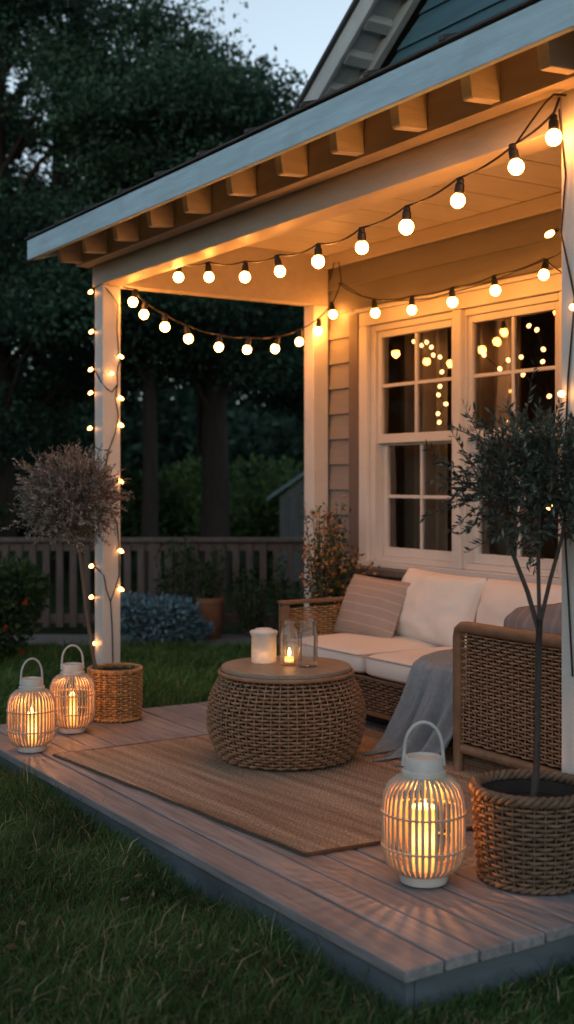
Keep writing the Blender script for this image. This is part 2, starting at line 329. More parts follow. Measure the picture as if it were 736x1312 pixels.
# ---------------------------------------------------------------- weave
def weave_ring(prof, n_stake, amp, rn, rz, gap_rows=None, taper=True):
    """woven drum: prof = list of (radius, z) one per row"""
    mb = MB(); K = n_stake * 4; Q = 6; th = np.arange(K) * 2 * PI / K
    for i, (r0, z0) in enumerate(prof):
        jit = random.uniform(-0.12, 0.12) * rz
        off = amp * np.cos(th * n_stake / 2 + PI * (i % 2)) + np.array([random.uniform(-1, 1) for _ in range(K)]) * amp * 0.10
        rr = r0 + off; b0 = len(mb.v)
        zz = z0 + jit + np.array([mnoise.noise((math.cos(t) * 2.5, math.sin(t) * 2.5, i * 0.7)) for t in th]) * rz * 0.35
        for k in range(K):
            c, s_ = math.cos(th[k]), math.sin(th[k])
            for q in range(Q):
                f = 2 * PI * q / Q
                R = rr[k] + rn * math.cos(f)
                mb.v.append((R * c, R * s_, zz[k] + rz * math.sin(f)))
        for k in range(K):
            k2 = (k + 1) % K
            for q in range(Q):
                q2 = (q + 1) % Q
                mb.f.append((b0 + k * Q + q, b0 + k2 * Q + q, b0 + k2 * Q + q2, b0 + k * Q + q2))
    for j in range(n_stake):
        t = 2 * PI * j / n_stake
        mb.tube([((r) * math.cos(t), (r) * math.sin(t), z) for r, z in prof], rn * 0.8, 5)
    return mb
def weave_flat(p0, ux, length, zs, pitch, amp, rn, rz, nrm):
    """woven panel: rows along ux from p0, weaving out along nrm; zs = heights of the rows"""
    mb = MB(); p0 = np.array(p0, float); ux = np.array(ux, float); nrm = np.array(nrm, float); Q = 6
    ns = max(2, int(round(length / pitch))); K = ns * 4 + 1
    for i, z in enumerate(zs):
        b0 = len(mb.v); jit = random.uniform(-0.15, 0.15) * rz
        for k in range(K):
            s = length * k / (K - 1)
            o = amp * math.cos(PI * k / 4 + PI * (i % 2)) + random.uniform(-1, 1) * amp * 0.1
            wob = mnoise.noise((s * 6, i * 0.6, z * 3)) * rz * 0.4
            for q in range(Q):
                f = 2 * PI * q / Q
                P = p0 + ux * s + nrm * (o + rn * math.cos(f)); mb.v.append((P[0], P[1], z + jit + wob + rz * math.sin(f)))
        for k in range(K - 1):
            for q in range(Q):
                q2 = (q + 1) % Q
                mb.f.append((b0 + k * Q + q, b0 + (k + 1) * Q + q, b0 + (k + 1) * Q + q2, b0 + k * Q + q2))
    for j in range(ns + 1):
        P = p0 + ux * length * j / ns
        mb.tube([(P[0], P[1], zs[0]), (P[0], P[1], zs[-1])], rn * 0.8, 5)
    return mb

# ================================================================ SETTING
struct('ground', MB().poly([(-140, -140, GZ), (140, -140, GZ), (140, 140, GZ), (-140, 140, GZ)]), M['lawn'])

# deck: boards along X; the left edge steps out where the porch meets the house corner
DL, DR, D0, D1 = -5.88, -2.37, 1.872, 4.43
mb = MB(); y = D0; bw = 0.118; gap = 0.009; i = 0
while y < D1 - 0.02:
    w = 0.135 if i == 0 else bw
    y1 = min(y + w - gap, D1); x0 = DL if y < 3.72 else -6.55
    cuts = [x0 + 0.0, DR]
    if i % 3 == 1: cuts.insert(1, -4.1 + 0.5 * math.sin(i * 2.1))
    if i % 3 == 2 and i > 3: cuts.insert(1, -3.3 + 0.6 * math.sin(i * 1.3))
    for a, b in zip(cuts[:-1], cuts[1:]): mb.box((a + 0.002, y, -0.032 + 0.0015 * math.sin(i * 1.7)), (b - 0.002, y1, 0.0015 * math.sin(i * 1.7)))
    y += w; i += 1
deck = struct('deck', mb, M['deck'], bevel=0.004)
mb = MB().box((DL + 0.012, D0 + 0.015, GZ - 0.03), (DR - 0.015, D0 + 0.04, -0.034)).box((DR - 0.04, D0 + 0.043, GZ - 0.03), (DR - 0.015, D1, -0.034)).box((DL + 0.012, D0 + 0.043, GZ - 0.03), (DL + 0.037, 3.70, -0.034))
mb.box((-6.53, 3.73, GZ - 0.03), (DL + 0.04, 3.755, -0.034))
obj('skirt_board', mb, M['deckside'], deck, bevel=0.003)
# gravel strip in front of the fence
struct('gravel_path', MB().poly([garden(9.75, -4.5, GZ + 0.006), garden(9.6, -1.4, GZ + 0.006), garden(9.75, 1.0, GZ + 0.006), garden(10.7, 1.2, GZ + 0.006), garden(10.7, -4.5, GZ + 0.006)]), M['gravel'])

# grass
def grass(name, t0, t1, n, h0, h1, w):
    pts = []
    need = n
    while need > 0:
        m = need * 2 + 1000
        t = np.sqrt(RNG.uniform(t0 * t0, t1 * t1, m)); u = RNG.uniform(-0.34, 0.31, m) * t
        x = FX * t + RX * u; y = FY * t + RY * u
        onDeck = (x > DL - 0.01) & (x < DR + 0.01) & (y > D0 - 0.012) | (x > -6.6) & (y > 3.7) & (x < DR + 0.01)
        house = (y > 4.40) & (x > -6.5)
        gr = (t > 9.7) & (u > -4.5)
        ok = ~(onDeck | house | gr)
        # tufty density
        tuft = np.sin(x * 5.1 + np.sin(y * 3.3) * 2) * np.sin(y * 4.7 + np.sin(x * 2.9) * 2)
        ok &= RNG.uniform(size=m) < 0.62 + 0.38 * tuft
        p = np.stack([x[ok], y[ok], t[ok]], 1)[:need]; pts.append(p); need -= len(p)
    P = np.concatenate(pts); n = len(P); x, y = P[:, 0], P[:, 1]
    tuft = np.sin(x * 2.6 + np.sin(y * 2.3) * 2) * np.sin(y * 2.7 + np.sin(x * 1.9) * 2)
    edge = np.where((x > DL) & (x < DR) & (y < D0), np.exp(-(D0 - y) / 0.09), 0) + np.where((x > DR) & (y > 1.5), np.exp(-(x - DR) / 0.09), 0)
    h = (1 + 0.55 * edge) * RNG.uniform(h0, h1, n) * (1 + 0.45 * tuft) * np.where(RNG.uniform(size=n) < 0.04, 1.6, 1.0)
    az = RNG.uniform(0, 2 * PI, n); lean = RNG.uniform(0.2, 1.35, n) * h
    base = np.stack([x, y, np.full(n, GZ - 0.004)], 1)
    dv = np.stack([np.cos(az), np.sin(az), np.zeros(n)], 1); sv = np.stack([-np.sin(az + 0.6), np.cos(az + 0.6), np.zeros(n)], 1) * (w * RNG.uniform(0.6, 1.3, n))[:, None]
    up = np.zeros((n, 3)); up[:, 2] = 1
    mid = base + up * (h * 0.62)[:, None] + dv * (lean * 0.35)[:, None]
    tip = base + up * (h * np.where(lean > 0.7 * h, 0.80, 1.0))[:, None] + dv * lean[:, None]
    V = np.stack([base - sv, base + sv, mid + sv * 0.75, tip, mid - sv * 0.75], 1)
    me = np_mesh(name, V, 5)
    o = obj(name, me, M['blade'] if t0 < 5 else M['blade_far']); o['kind'] = 'stuff'
    return tag(o, name.replace('_', ' ') + ' growing around the deck', 'grass')
grass('lawn_grass', 2.6, 5.9, 120000, 0.03, 0.082, 0.0024)
g2 = grass('lawn_grass', 5.9, 11.5, 90000, 0.045, 0.085, 0.005)
g2['label'] = 'lawn grass beyond the deck, towards the fence'

# dry leaves lying in the grass
n = 150; t_ = np.concatenate([RNG.normal(3.35, 0.07, 70), RNG.uniform(3.1, 4.6, 80)]); u_ = np.concatenate([RNG.normal(-0.16, 0.16, 70), RNG.uniform(-0.95, 0.2, 80)])
P = np.stack([FX * t_ + RX * u_, FY * t_ + RY * u_, np.full(n, GZ) + RNG.uniform(0.02, 0.055, n)], 1); P = P[P[:, 1] < D0 - 0.03]; n = len(P)
o = obj('fallen_leaves', np_mesh('fallen_leaves', leaves_np(P, RNG.normal(size=(n, 3)) * np.array([1, 1, 0.25]), RNG.uniform(0.02, 0.045, n), RNG.uniform(0.012, 0.024, n)), 4),
        mat('dry_leaf', (0.3, 0.2, 0.12), 0.8, 0.2, 3, spec=0.1, hue=[(0, (0.14, 0.085, 0.05)), (0.6, (0.28, 0.18, 0.11)), (1, (0.42, 0.31, 0.22))])); o['kind'] = 'stuff'
tag(o, 'dry brown leaves scattered in the foreground grass', 'fallen leaves')

# ================================================================ HOUSE
WY = 4.44
HX0, HX1 = -6.47, -1.2
house = thing('house', 'taupe clapboard house with white windows and a teal gable', 'house', (-4, WY, GZ))
HO = (4, -WY, -GZ)                    # parts are written in world coordinates
def hpart(name, mb, m, parent=None, **k):
    o = obj(name, mb, m, parent or house, **k)
    if parent is None: o.location = HO
    return o
WX0, WX1, WZ0, WZ1 = -6.05, -4.27, 0.70, 2.21
def siding(segs, y, zt, zb, exp=0.16):
    mb = MB(); k = int((zt - zb) / exp)
    for i in range(k + 1):
        z0 = zb + i * exp; z1 = min(z0 + exp + 0.012, zt)
        if z1 - z0 < 0.02: continue
        for a, b, lo, hi in segs:
            c0, c1 = max(z0, lo), min(z1, hi)
            if c1 - c0 < 0.015: continue
            def yo(z): return y - 0.019 * (1 - (z - z0) / exp)
            mb.hexa([(a, yo(c0), c0), (b, yo(c0), c0), (b, y + 0.02, c0), (a, y + 0.02, c0), (a, yo(c1), c1), (b, yo(c1), c1), (b, y + 0.02, c1), (a, y + 0.02, c1)])
    return mb
wall = hpart('wall', siding([(HX0, WX0 - 0.001, -1, 9), (WX1 + 0.001, HX1, -1, 9), (WX0 - 0.001, WX1 + 0.001, -1, WZ0), (WX0 - 0.001, WX1 + 0.001, WZ1, 9)], WY, 3.3, GZ + 0.03), M['siding'])
hpart('foundation', MB().box((HX0 + 0.01, WY + 0.022, GZ - 0.2), (HX1 - 0.01, WY + 0.08, GZ + 0.12)), M['concrete'])
# side wall and back of the main house
mb = MB()
for i in range(21):
    z0 = GZ + 0.03 + 0.16 * i; mb.hexa([(HX0 - 0.02, WY + 0.022, z0), (HX0 + 0.04, WY + 0.022, z0), (HX0 + 0.04, 10, z0), (HX0 - 0.02, 10, z0), (HX0 - 0.002, WY + 0.022, z0 + 0.16), (HX0 + 0.04, WY + 0.022, z0 + 0.16), (HX0 + 0.04, 10, z0 + 0.16), (HX0 - 0.002, 10, z0 + 0.16)])
hpart('side_wall', mb, M['siding'])
# gable above the porch roof: rake rises to the right
GYf = 4.19; RS = 0.717
def rz(x): return 3.537 + (x + 6.24) * RS
AP = -3.1
mb = MB(); exp = 0.15
for i in range(22):
    z0 = 2.9 + i * exp; z1 = z0 + exp + 0.01
    xs0 = max(HX0, -6.24 + (z0 - 3.537 + 0.10) / RS); xs1 = max(HX0, -6.24 + (z1 - 3.537 + 0.10) / RS)
    xe0, xe1 = 2 * AP - xs0, 2 * AP - xs1
    if xs0 > AP - 0.1: break
    xe0 = min(xe0, HX1); xe1 = min(xe1, HX1)
    y0, y1 = WY + 0.028, WY + 0.045
    mb.hexa([(xs0, y0 - 0.01, z0), (xe0, y0 - 0.01, z0), (xe0, y1 + .01, z0), (xs0, y1 + .01, z0), (xs1, y1 - 0.008, z1), (xe1, y1 - 0.008, z1), (xe1, y1 + .01, z1), (xs1, y1 + .01, z1)])
hpart('gable_wall', mb, M['teal'])
def rake_strip(x0, x1, yA, yB, dz0, dz1): # slab following the rake
    return [(x0, yA, rz(x0) + dz0), (x1, yA, rz(x1) + dz0), (x1, yB, rz(x1) + dz0), (x0, yB, rz(x0) + dz0), (x0, yA, rz(x0) + dz1), (x1, yA, rz(x1) + dz1), (x1, yB, rz(x1) + dz1), (x0, yB, rz(x0) + dz1)]
rx0 = -6.95
hpart('rake_board', MB().hexa(rake_strip(rx0, AP, GYf, GYf + 0.03, 0.0, 0.15)), M['rake'], bevel=0.004)
hpart('rake_board', MB().hexa([(2 * AP - p[0] + 0.001, p[1], p[2]) for p in rake_strip(rx0, AP, GYf, GYf + 0.03, 0.0, 0.15)]), M['rake'])
hpart('soffit', MB().hexa(rake_strip(rx0, AP, GYf + 0.032, WY + 0.03, 0.04, 0.06)), M['rake'])
x = rx0 + 0.2
while x < AP:
    hpart('soffit_block', MB().hexa(rake_strip(x, x + 0.055, GYf + 0.035, WY - 0.037, -0.005, 0.038)), M['rake'], bevel=0.003); x += 0.20
hpart('soffit_trim', MB().hexa(rake_strip(rx0, AP, WY - 0.035, WY + 0.012, -0.05, 0.036)), M['rake'], bevel=0.003)
mb = MB().hexa(rake_strip(rx0 - 0.05, AP, GYf - 0.025, 10.2, 0.153, 0.18))
mb.hexa([(2 * AP - p[0] + 0.001, p[1], p[2]) for p in rake_strip(rx0 - 0.05, AP, GYf - 0.025, 10.2, 0.153, 0.18)])
hpart('roof', mb, M['roof'])
# interior room
mb = MB()
X0, X1, Y0, Y1, Z0, Z1 = -6.40, -2.0, WY + 0.16, 7.4, -0.02, 2.75
mb.poly([(X0, Y1, Z0), (X1, Y1, Z0), (X1, Y1, Z1), (X0, Y1, Z1)]).poly([(X0, Y0, Z0), (X0, Y1, Z0), (X0, Y1, Z1), (X0, Y0, Z1)]).poly([(X1, Y0, Z0), (X1, Y1, Z0), (X1, Y1, Z1), (X1, Y0, Z1)]).poly([(X0, Y0, Z1), (X1, Y0, Z1), (X1, Y1, Z1), (X0, Y1, Z1)])
hpart('interior_wall', mb, M['inwall'])
hpart('interior_floor', MB().poly([(X0, Y0 - .1, Z0), (X1, Y0 - .1, Z0), (X1, Y1, Z0), (X0, Y1, Z0)]), M['infloor'])
# dark back of the front wall, around the window
mb = MB()
for a, b, c, d in [(X0, WX0, Z0, Z1), (WX1, X1, Z0, Z1), (WX0, WX1, Z0, WZ0), (WX0, WX1, WZ1, Z1)]: mb.box((a, Y0 - 0.01, c), (b, Y0, d))
mb.box((WX0 - 0.02, WY + 0.03, WZ0), (WX0, Y0, WZ1)).box((WX1, WY + 0.03, WZ0), (WX1 + 0.02, Y0, WZ1)).box((WX0, WY + 0.03, WZ0 - 0.02), (WX1, Y0, WZ0)).box((WX0, WY + 0.03, WZ1), (WX1, Y0, WZ1 + 0.02))
hpart('window_reveal', mb, M['inwall'])
# two double hung windows in one white surround
hpart('window_casing', MB().box((-6.150, WY - 0.034, 0.71), (-6.052, WY + 0.03, 2.26)), M['trimdark'], bevel=0.003)
mb = MB().box((-6.19, WY - 0.085, 0.655), (-4.16, WY + 0.0, 0.70)).box((-6.15, WY - 0.045, 0.575), (-4.20, WY - 0.003, 0.653))
hpart('sill', mb, M['trimdark'], bevel=0.006)
mb = MB().box((-6.05, WY - 0.03, 2.175), (-4.27, WY + 0.05, 2.26)).box((-6.07, WY - 0.05, 2.262), (-4.25, WY + 0.02, 2.285))
mb.box((-5.171, WY - 0.030, 0.735), (-5.099, WY + 0.05, 2.173))
mb.box((-6.05, WY - 0.03, 0.735), (-5.965, WY + 0.05, 2.173)).box((-4.351, WY - 0.03, 0.735), (-4.27, WY + 0.05, 2.173))
mb.box((-6.05, WY - 0.04, 0.702), (-4.27, WY + 0.05, 0.733))
hpart('window_surround', mb, M['white'], bevel=0.004)
hpart('casing_right', MB().box((-4.268, WY - 0.034, 0.71), (-4.21, WY + 0.03, 2.26)), M['trimdark'], bevel=0.003).name = 'window_casing'
def dh_window(x0, x1, jl, jr):
    w = hpart('window', MB().box((x0, WY - 0.004, 0.735), (x0 + jl, WY + 0.10, 2.172)).box((x1 - jr, WY - 0.004, 0.735), (x1, WY + 0.10, 2.172)).box((x0 + jl, WY - 0.004, 2.135), (x1 - jr, WY + 0.10, 2.172)).box((x0 + jl, WY - 0.004, 0.735), (x1 - jr, WY + 0.10, 0.765)), M['white'], bevel=0.003)
    for (z0, z1, yy, st) in ((1.452, 2.134, WY + 0.012, 0.036), (0.766, 1.478, WY + 0.052, 0.042)):
        a, b = x0 + jl + 0.002, x1 - jr - 0.002
        mb = MB().box((a, yy, z0), (a + st, yy + 0.035, z1)).box((b - st, yy, z0), (b, yy + 0.035, z1)).box((a + st, yy, z1 - 0.04), (b - st, yy + 0.035, z1)).box((a + st, yy, z0), (b - st, yy + 0.035, z0 + 0.055))
        xm, zm = (a + b) / 2, (z0 + 0.055 + z1 - 0.04) / 2
        mb.box((xm - 0.010, yy + 0.006, z0 + 0.056), (xm + 0.010, yy + 0.03, z1 - 0.041)).box((a + st + .001, yy + 0.008, zm - 0.010), (xm - 0.0105, yy + 0.03, zm + 0.010)).box((xm + 0.0105, yy + 0.008, zm - 0.010), (b - st - .001, yy + 0.03, zm + 0.010))
        obj('sash', mb, M['white'], w, bevel=0.003)
        # four lights, each a hair out of true like old glazing
        mb = MB()
        for (pa, pb) in ((a + st - .004, xm), (xm, b - st + .004)):
            for (pc, pd) in ((z0 + 0.051, zm), (zm, z1 - 0.036)):
                k1, k2 = random.uniform(-0.0035, 0.0035), random.uniform(-0.004, 0.004)
                mb.poly([(pa, yy + 0.019 - k1 - k2, pc), (pb, yy + 0.019 + k1 - k2, pc), (pb, yy + 0.019 + k1 + k2, pd), (pa, yy + 0.019 - k1 + k2, pd)])
        obj('pane', mb, M['glass'], w)
    return w
dh_window(-5.964, -5.172, 0.05, 0.012); dh_window(-5.098, -4.352, 0.012, 0.03)
# curtains inside
def curtain(x0, x1, label):
    mb = MB(); n = 60; b0 = 0
    for j in range(2):
        for i in range(n + 1):
            s = i / n; z = 2.4 if j else 0.05
            mb.v.append((x0 + (x1 - x0) * s, WY + 0.30 + 0.035 * math.sin(s * (x1 - x0) * 62) + 0.015 * math.sin(s * 17), z))
    mb.f = [(i, i + 1, n + 2 + i, n + 1 + i) for i in range(n)]
    o = obj('curtain', mb, M['curtain'], smooth=True); return tag(o, label, 'curtain', 'linen curtains inside the windows')
curtain(-6.05, -5.62, 'linen curtain hanging at the left side of the left window')
curtain(-5.33, -4.98, 'linen curtain hanging behind the bar between the two windows')

# glowing beads added behind the panes, standing in for mirrored string lights
im = MB().ball((0, 0, 0), 0.012, 8, 1.15).mesh('bulb'); im.polygons.foreach_set('use_smooth', [True] * len(im.polygons)); im.materials.append(emis('reflected_bulb_glow', (1.0, 0.46, 0.15), 7.0))
def mirrored_points(label, pts):
    o = Vector(pts[0]); t = thing('pane_reflections', label, 'string lights', o); q = [Vector(p) - o for p in pts]
    obj('wire', MB().tube(q, 0.0025, 5), M['black'], t, smooth=True)  # made-up wire joining the stand-in reflections
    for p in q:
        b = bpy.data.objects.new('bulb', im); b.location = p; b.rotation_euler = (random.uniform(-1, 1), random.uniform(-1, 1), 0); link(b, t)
mirrored_points('added warm points standing in for reflections trailing down the left window panes', [(-5.818, 4.66, 2.08), (-5.743, 4.66, 2.049), (-5.694, 4.66, 2.063), (-5.65, 4.66, 2.029), (-5.632, 4.66, 1.98), (-5.57, 4.66, 1.963), (-5.552, 4.66, 1.873), (-5.57, 4.66, 1.788), (-5.584, 4.66, 1.738), (-5.516, 4.66, 1.68), (-5.588, 4.66, 1.626), (-5.577, 4.66, 1.574)])
mirrored_points('added warm points standing in for reflections scattered over the right window panes', [(-5.265, 4.66, 2.044), (-5.241, 4.66, 1.961), (-5.182, 4.66, 1.94), (-5.052, 4.66, 1.852), (-4.983, 4.66, 1.895), (-4.881, 4.66, 1.903), (-4.866, 4.66, 1.806), (-4.668, 4.66, 1.676), (-4.717, 4.66, 1.864), (-4.712, 4.66, 1.93), (-4.761, 4.66, 2.04), (-4.821, 4.66, 2.068)])

# ================================================================ PORCH
PX, PY = -6.44, 2.90
PXR = -2.74
porch = thing('porch', 'white open porch with square posts, exposed rafter tails and boarded ceiling', 'porch', (-4.5, 2.9, 0))
def ppart(name, mb, m, **k):
    o = obj(name, mb, m, porch, **k); o.location = (4.5, -2.9, 0); return o
S = 0.056
ppart('post', MB().box((PX - S, PY - S, GZ - .02), (PX + S, PY + S, 2.348)), M['white'], bevel=0.004)
ppart('post', MB().box((PXR - S, PY - S, 0.002), (PXR + S, PY + S, 2.53)), M['white'], bevel=0.004)
ppart('post', MB().box((PX - S, 4.30, 0.002), (PX + S, 4.412, 2.348)), M['white'], bevel=0.004)
ppart('post_footing', MB().box((PX - .11, PY - .11, GZ - .1), (PX + .11, PY + .11, GZ + .035)), M['concrete'], bevel=0.01)
RXe = -2.22
ppart('beam', MB().box((PX - 0.07, PY - 0.065, 2.35), (PXR - S - 0.002, PY + 0.065, 2.535)).box((PXR + S + .002, PY - 0.065, 2.35), (RXe - 0.06, PY + 0.065, 2.535)), M['cream'], bevel=0.004)
ppart('frieze', MB().box((PX - 0.10, 2.745, 2.464), (RXe - 0.04, 2.825, 2.672)).box((PX - 0.06, 2.827, 2.537), (RXe - 0.07, PY + 0.05, 2.69)), M['frieze'])
ppart('side_beam', MB().box((PX - 0.05, PY + 0.067, 2.35), (PX + 0.05, 4.418, 2.68)), M['cream'], bevel=0.004)
# ceiling boards run from beam to wall
mb = MB(); x = PX + 0.052
while x < RXe - 0.05:
    x1 = min(x + 0.30, RXe - 0.02); mb.box((x + 0.006, PY + 0.053, 2.665), (x1 - 0.006, 3.70, 2.69)); mb.box((x + 0.006, 3.709, 2.665), (x1 - 0.006, WY - 0.022, 2.69)); x = x1
ppart('ceiling', mb, M['ceil'], bevel=0.004)
ppart('crown_trim', MB().box((PX + 0.053, WY - 0.05, 2.585), (RXe, WY - 0.021, 2.663)).box((PX + 0.053, PY + 0.068, 2.60), (RXe - .06, PY + 0.09, 2.663)), M['cream'], bevel=0.004)
SL = 0.30
def roofz(y): return 2.60 + (y - 2.5) * SL
# rafter tails
xr = [-6.49, -6.14, -5.74, -5.345, -4.97, -4.565, -4.16, -3.775, -3.395, -3.018, -2.668, -2.30]
for x in xr:
    pr = [(x, 2.598, roofz(2.598) - 0.013), (x, 2.618, 2.474), (x, 2.626, 2.466), (x, 2.744, 2.474), (x, 2.744, roofz(2.744) - 0.013)]
    ppart('rafter', MB().prism(pr, (0.048, 0, 0)), M['rafter'], bevel=0.003)
# roof deck, its underside boarded, and the metal skin
mb = MB(); y = 2.50
while y < WY - 0.03:
    y1 = min(y + 0.14, WY - 0.02); mb.hexa([(-6.56, y + .002, roofz(y) - 0.010), (RXe, y + .002, roofz(y) - 0.010), (RXe, y1 - .002, roofz(y1) - 0.010), (-6.56, y1 - .002, roofz(y1) - 0.010), (-6.56, y + .002, roofz(y) + 0.012), (RXe, y + .002, roofz(y) + 0.012), (RXe, y1 - .002, roofz(y1) + 0.012), (-6.56, y1 - .002, roofz(y1) + 0.012)]); y = y1
ppart('soffit', mb, M['soffit'])
ppart('fascia', MB().box((-6.59, 2.470, 2.480), (RXe + 0.03, 2.498, 2.592)), M['fascia'], bevel=0.004)
mb = MB().hexa([(-6.588, 2.50, roofz(2.5) - 0.12), (-6.562, 2.50, roofz(2.5) - 0.12), (-6.562, WY - .03, roofz(WY) - 0.12), (-6.588, WY - .03, roofz(WY) - 0.12), (-6.588, 2.50, roofz(2.5) - 0.002), (-6.562, 2.50, roofz(2.5) - 0.002), (-6.562, WY - .03, roofz(WY) - 0.002), (-6.588, WY - .03, roofz(WY) - 0.002)])
ppart('rake_board', mb, M['fascia'], bevel=0.004)
mb = MB().hexa([(-6.62, 2.464, roofz(2.464) + 0.013), (RXe + .05, 2.464, roofz(2.464) + 0.013), (RXe + .05, WY - .025, roofz(WY) + 0.013), (-6.62, WY - .025, roofz(WY) + 0.013), (-6.62, 2.464, roofz(2.464) + 0.021), (RXe + .05, 2.464, roofz(2.464) + 0.021), (RXe + .05, WY - .025, roofz(WY) + 0.021), (-6.62, WY - .025, roofz(WY) + 0.021)])
x = -6.55
while x < RXe:
    w = 0.028
    mb.hexa([(x, 2.460, roofz(2.460) + 0.0215), (x + w, 2.460, roofz(2.460) + 0.0215), (x + w, WY - .03, roofz(WY) + 0.0215), (x, WY - .03, roofz(WY) + 0.0215), (x, 2.460, roofz(2.460) + 0.036), (x + w, 2.460, roofz(2.460) + 0.036), (x + w, WY - .03, roofz(WY) + 0.036), (x, WY - .03, roofz(WY) + 0.036)]); x += 0.40
ppart('roof', mb, M['roof'])

# ================================================================ LIGHTS ON STRINGS
bulb_mesh = MB().ball((0, 0, 0), 0.0268, 12, 1.04).mesh('bulb')
sock_mesh = MB().lathe([(0.010, 0.078), (0.013, 0.072), (0.013, 0.060), (0.0165, 0.055), (0.0175, 0.030), (0.015, 0.024), (0.006, 0.022)], 12).mesh('socket')
bulb_mesh.polygons.foreach_set('use_smooth', [True] * len(bulb_mesh.polygons))
def festoon(label, bulbs, start, end, sag=0.016, extra=None):
    t = thing('string_lights', label, 'string lights', start)
    off = Vector(start)
    tops = [Vector(start)] + [Vector(b) + Vector((0, 0, 0.078)) for b in bulbs] + [Vector(end)]
    pts = []
    for a, b in zip(tops[:-1], tops[1:]):
        for k in range(6):
            s = k / 6; p = a.lerp(b, s); p.z -= sag * 4 * s * (1 - s) * (b - a).length / 0.35; pts.append(p - off)
    pts.append(tops[-1] - off)
    mb = MB().tube(pts, 0.0042, 6)
    if extra: mb.tube([Vector(p) - off for p in extra], 0.0038, 6)
    obj('wire', mb, M['black'], t, smooth=True)
    for i, b in enumerate(bulbs):
        tilt = (random.uniform(-0.2, 0.2), random.uniform(-0.2, 0.2), 0)
        s = bpy.data.objects.new('socket', sock_mesh); s.location = Vector(b) - off; s.rotation_euler = tilt; link(s, t)
        if not sock_mesh.materials: sock_mesh.materials.append(M['black'])
        if not bulb_mesh.materials: bulb_mesh.materials.append(M['bulb'])
        q = bpy.data.objects.new('bulb', bulb_mesh); q.scale = (random.uniform(0.94, 1.05),) * 3; link(q, s)
    return t
A = [(-2.90, 2.80, 2.352), (-3.02, 2.86, 2.285), (-3.319, 2.86, 2.229), (-3.616, 2.86, 2.187), (-3.901, 2.86, 2.156), (-4.212, 2.86, 2.147), (-4.513, 2.86, 2.150), (-4.817, 2.86, 2.168), (-5.160, 2.86, 2.217), (-5.480, 2.86, 2.262)]
A = [(x, 2.79 if i else 2.80, z) for i, (x, y, z) in enumerate(A)]
AY = [2.79, 2.79, 2.79, 2.79, 2.80, 2.92, 3.0, 3.01, 3.01, 3.01]
A = [(x * yy / 2.79, yy, EYE + (z - EYE) * yy / 2.79) for (x, y, z), yy in zip([(x * 2.79 / 2.86, 2.79, EYE + (z - EYE) * 2.79 / 2.86) for x, y, z in A], AY)]
A[0] = (-2.775, 2.79, 2.315)
festoon('black string of round warm bulbs sagging along the front beam of the porch', A, (-2.76, 2.80, 2.44), (-5.80, 2.985, 2.40), extra=[(-2.755, 2.825, 2.45), (-2.775, 2.79, 2.452), (-2.81, 2.785, 2.432), (-2.87, 2.785, 2.390), (-2.946, 2.79, 2.337)])
B = [(-5.599, 4.2, 2.195), (-5.261, 4.2, 2.172), (-4.918, 4.2, 2.173), (-4.585, 4.2, 2.190), (-4.244, 4.2, 2.220), (-3.90, 4.1, 2.05), (-3.62, 4.1, 2.16), (-3.30, 4.1, 2.26)]
festoon('black string of warm bulbs hanging along the house wall above the windows', B, (-6.164, 4.34, 2.457), (-2.9, 4.1, 2.55), sag=0.012,
        extra=[(-6.164, 4.36, 2.46), (-5.9, 4.33, 2.34), (-5.607, 4.3, 2.268), (-5.2, 4.28, 2.235), (-4.7, 4.26, 2.25), (-4.2, 4.24, 2.31), (-3.8, 4.22, 2.42)])
X = PX + 0.085
Cc = [(X, 3.021, 2.258), (X, 3.091, 2.191), (X, 3.227, 2.128), (X, 3.383, 2.069), (X, 3.59, 2.031), (X, 3.788, 2.028), (X, 3.991, 2.045), (X, 4.171, 2.10), (X + 0.02, 4.30, 2.175), (X + 0.10, 4.36, 2.275)]
festoon('black string of warm bulbs hanging across the open left end of the porch', Cc, (PX + 0.062, 2.97, 2.345), (-6.20, 4.385, 2.48), sag=0.02,
        extra=[(-6.20, 4.385, 2.48), (-6.22, 4.38, 2.60), (-6.26, 4.37, 2.60), (-6.30, 4.37, 2.5)])
# small lights wound up the left post
fb_mesh = MB().ball((0, 0, 0), 0.0105, 8, 1.7).mesh('bulb'); fb_mesh.materials.append(M['fairy'])
fb_mesh.polygons.foreach_set('use_smooth', [True] * len(fb_mesh.polygons))
def fairy(label, px, py, wires, bulbs, loc):
    t = thing('fairy_lights', label, 'fairy lights', loc); off = Vector(loc); mb = MB()
    for w in wires: mb.tube([Vector(p) - off for p in w], 0.0035, 5)
    for p, d in bulbs:
        a = Vector(p) - off; d = Vector(d); mb.tube([a - d * 0.035, a - d * 0.02], 0.007, 6)
    obj('wire', mb, M['black'], t, smooth=True)
    for p, d in bulbs:
        q = bpy.data.objects.new('bulb', fb_mesh); q.location = Vector(p) - off
        q.rotation_euler = Vector(d).to_track_quat('Z', 'Y').to_euler(); link(q, t)
e = S + 0.006
L_, R_ = (-0.8, -0.3, -0.35), (0.6, 0.55, -0.4)
def lp(z, s): return (PX - S - 0.006, PY - 0.03, z) if s < 0 else (PX + e, PY + S - 0.006, z)
def ww(y, z): return (PX + e, PY + y, z)
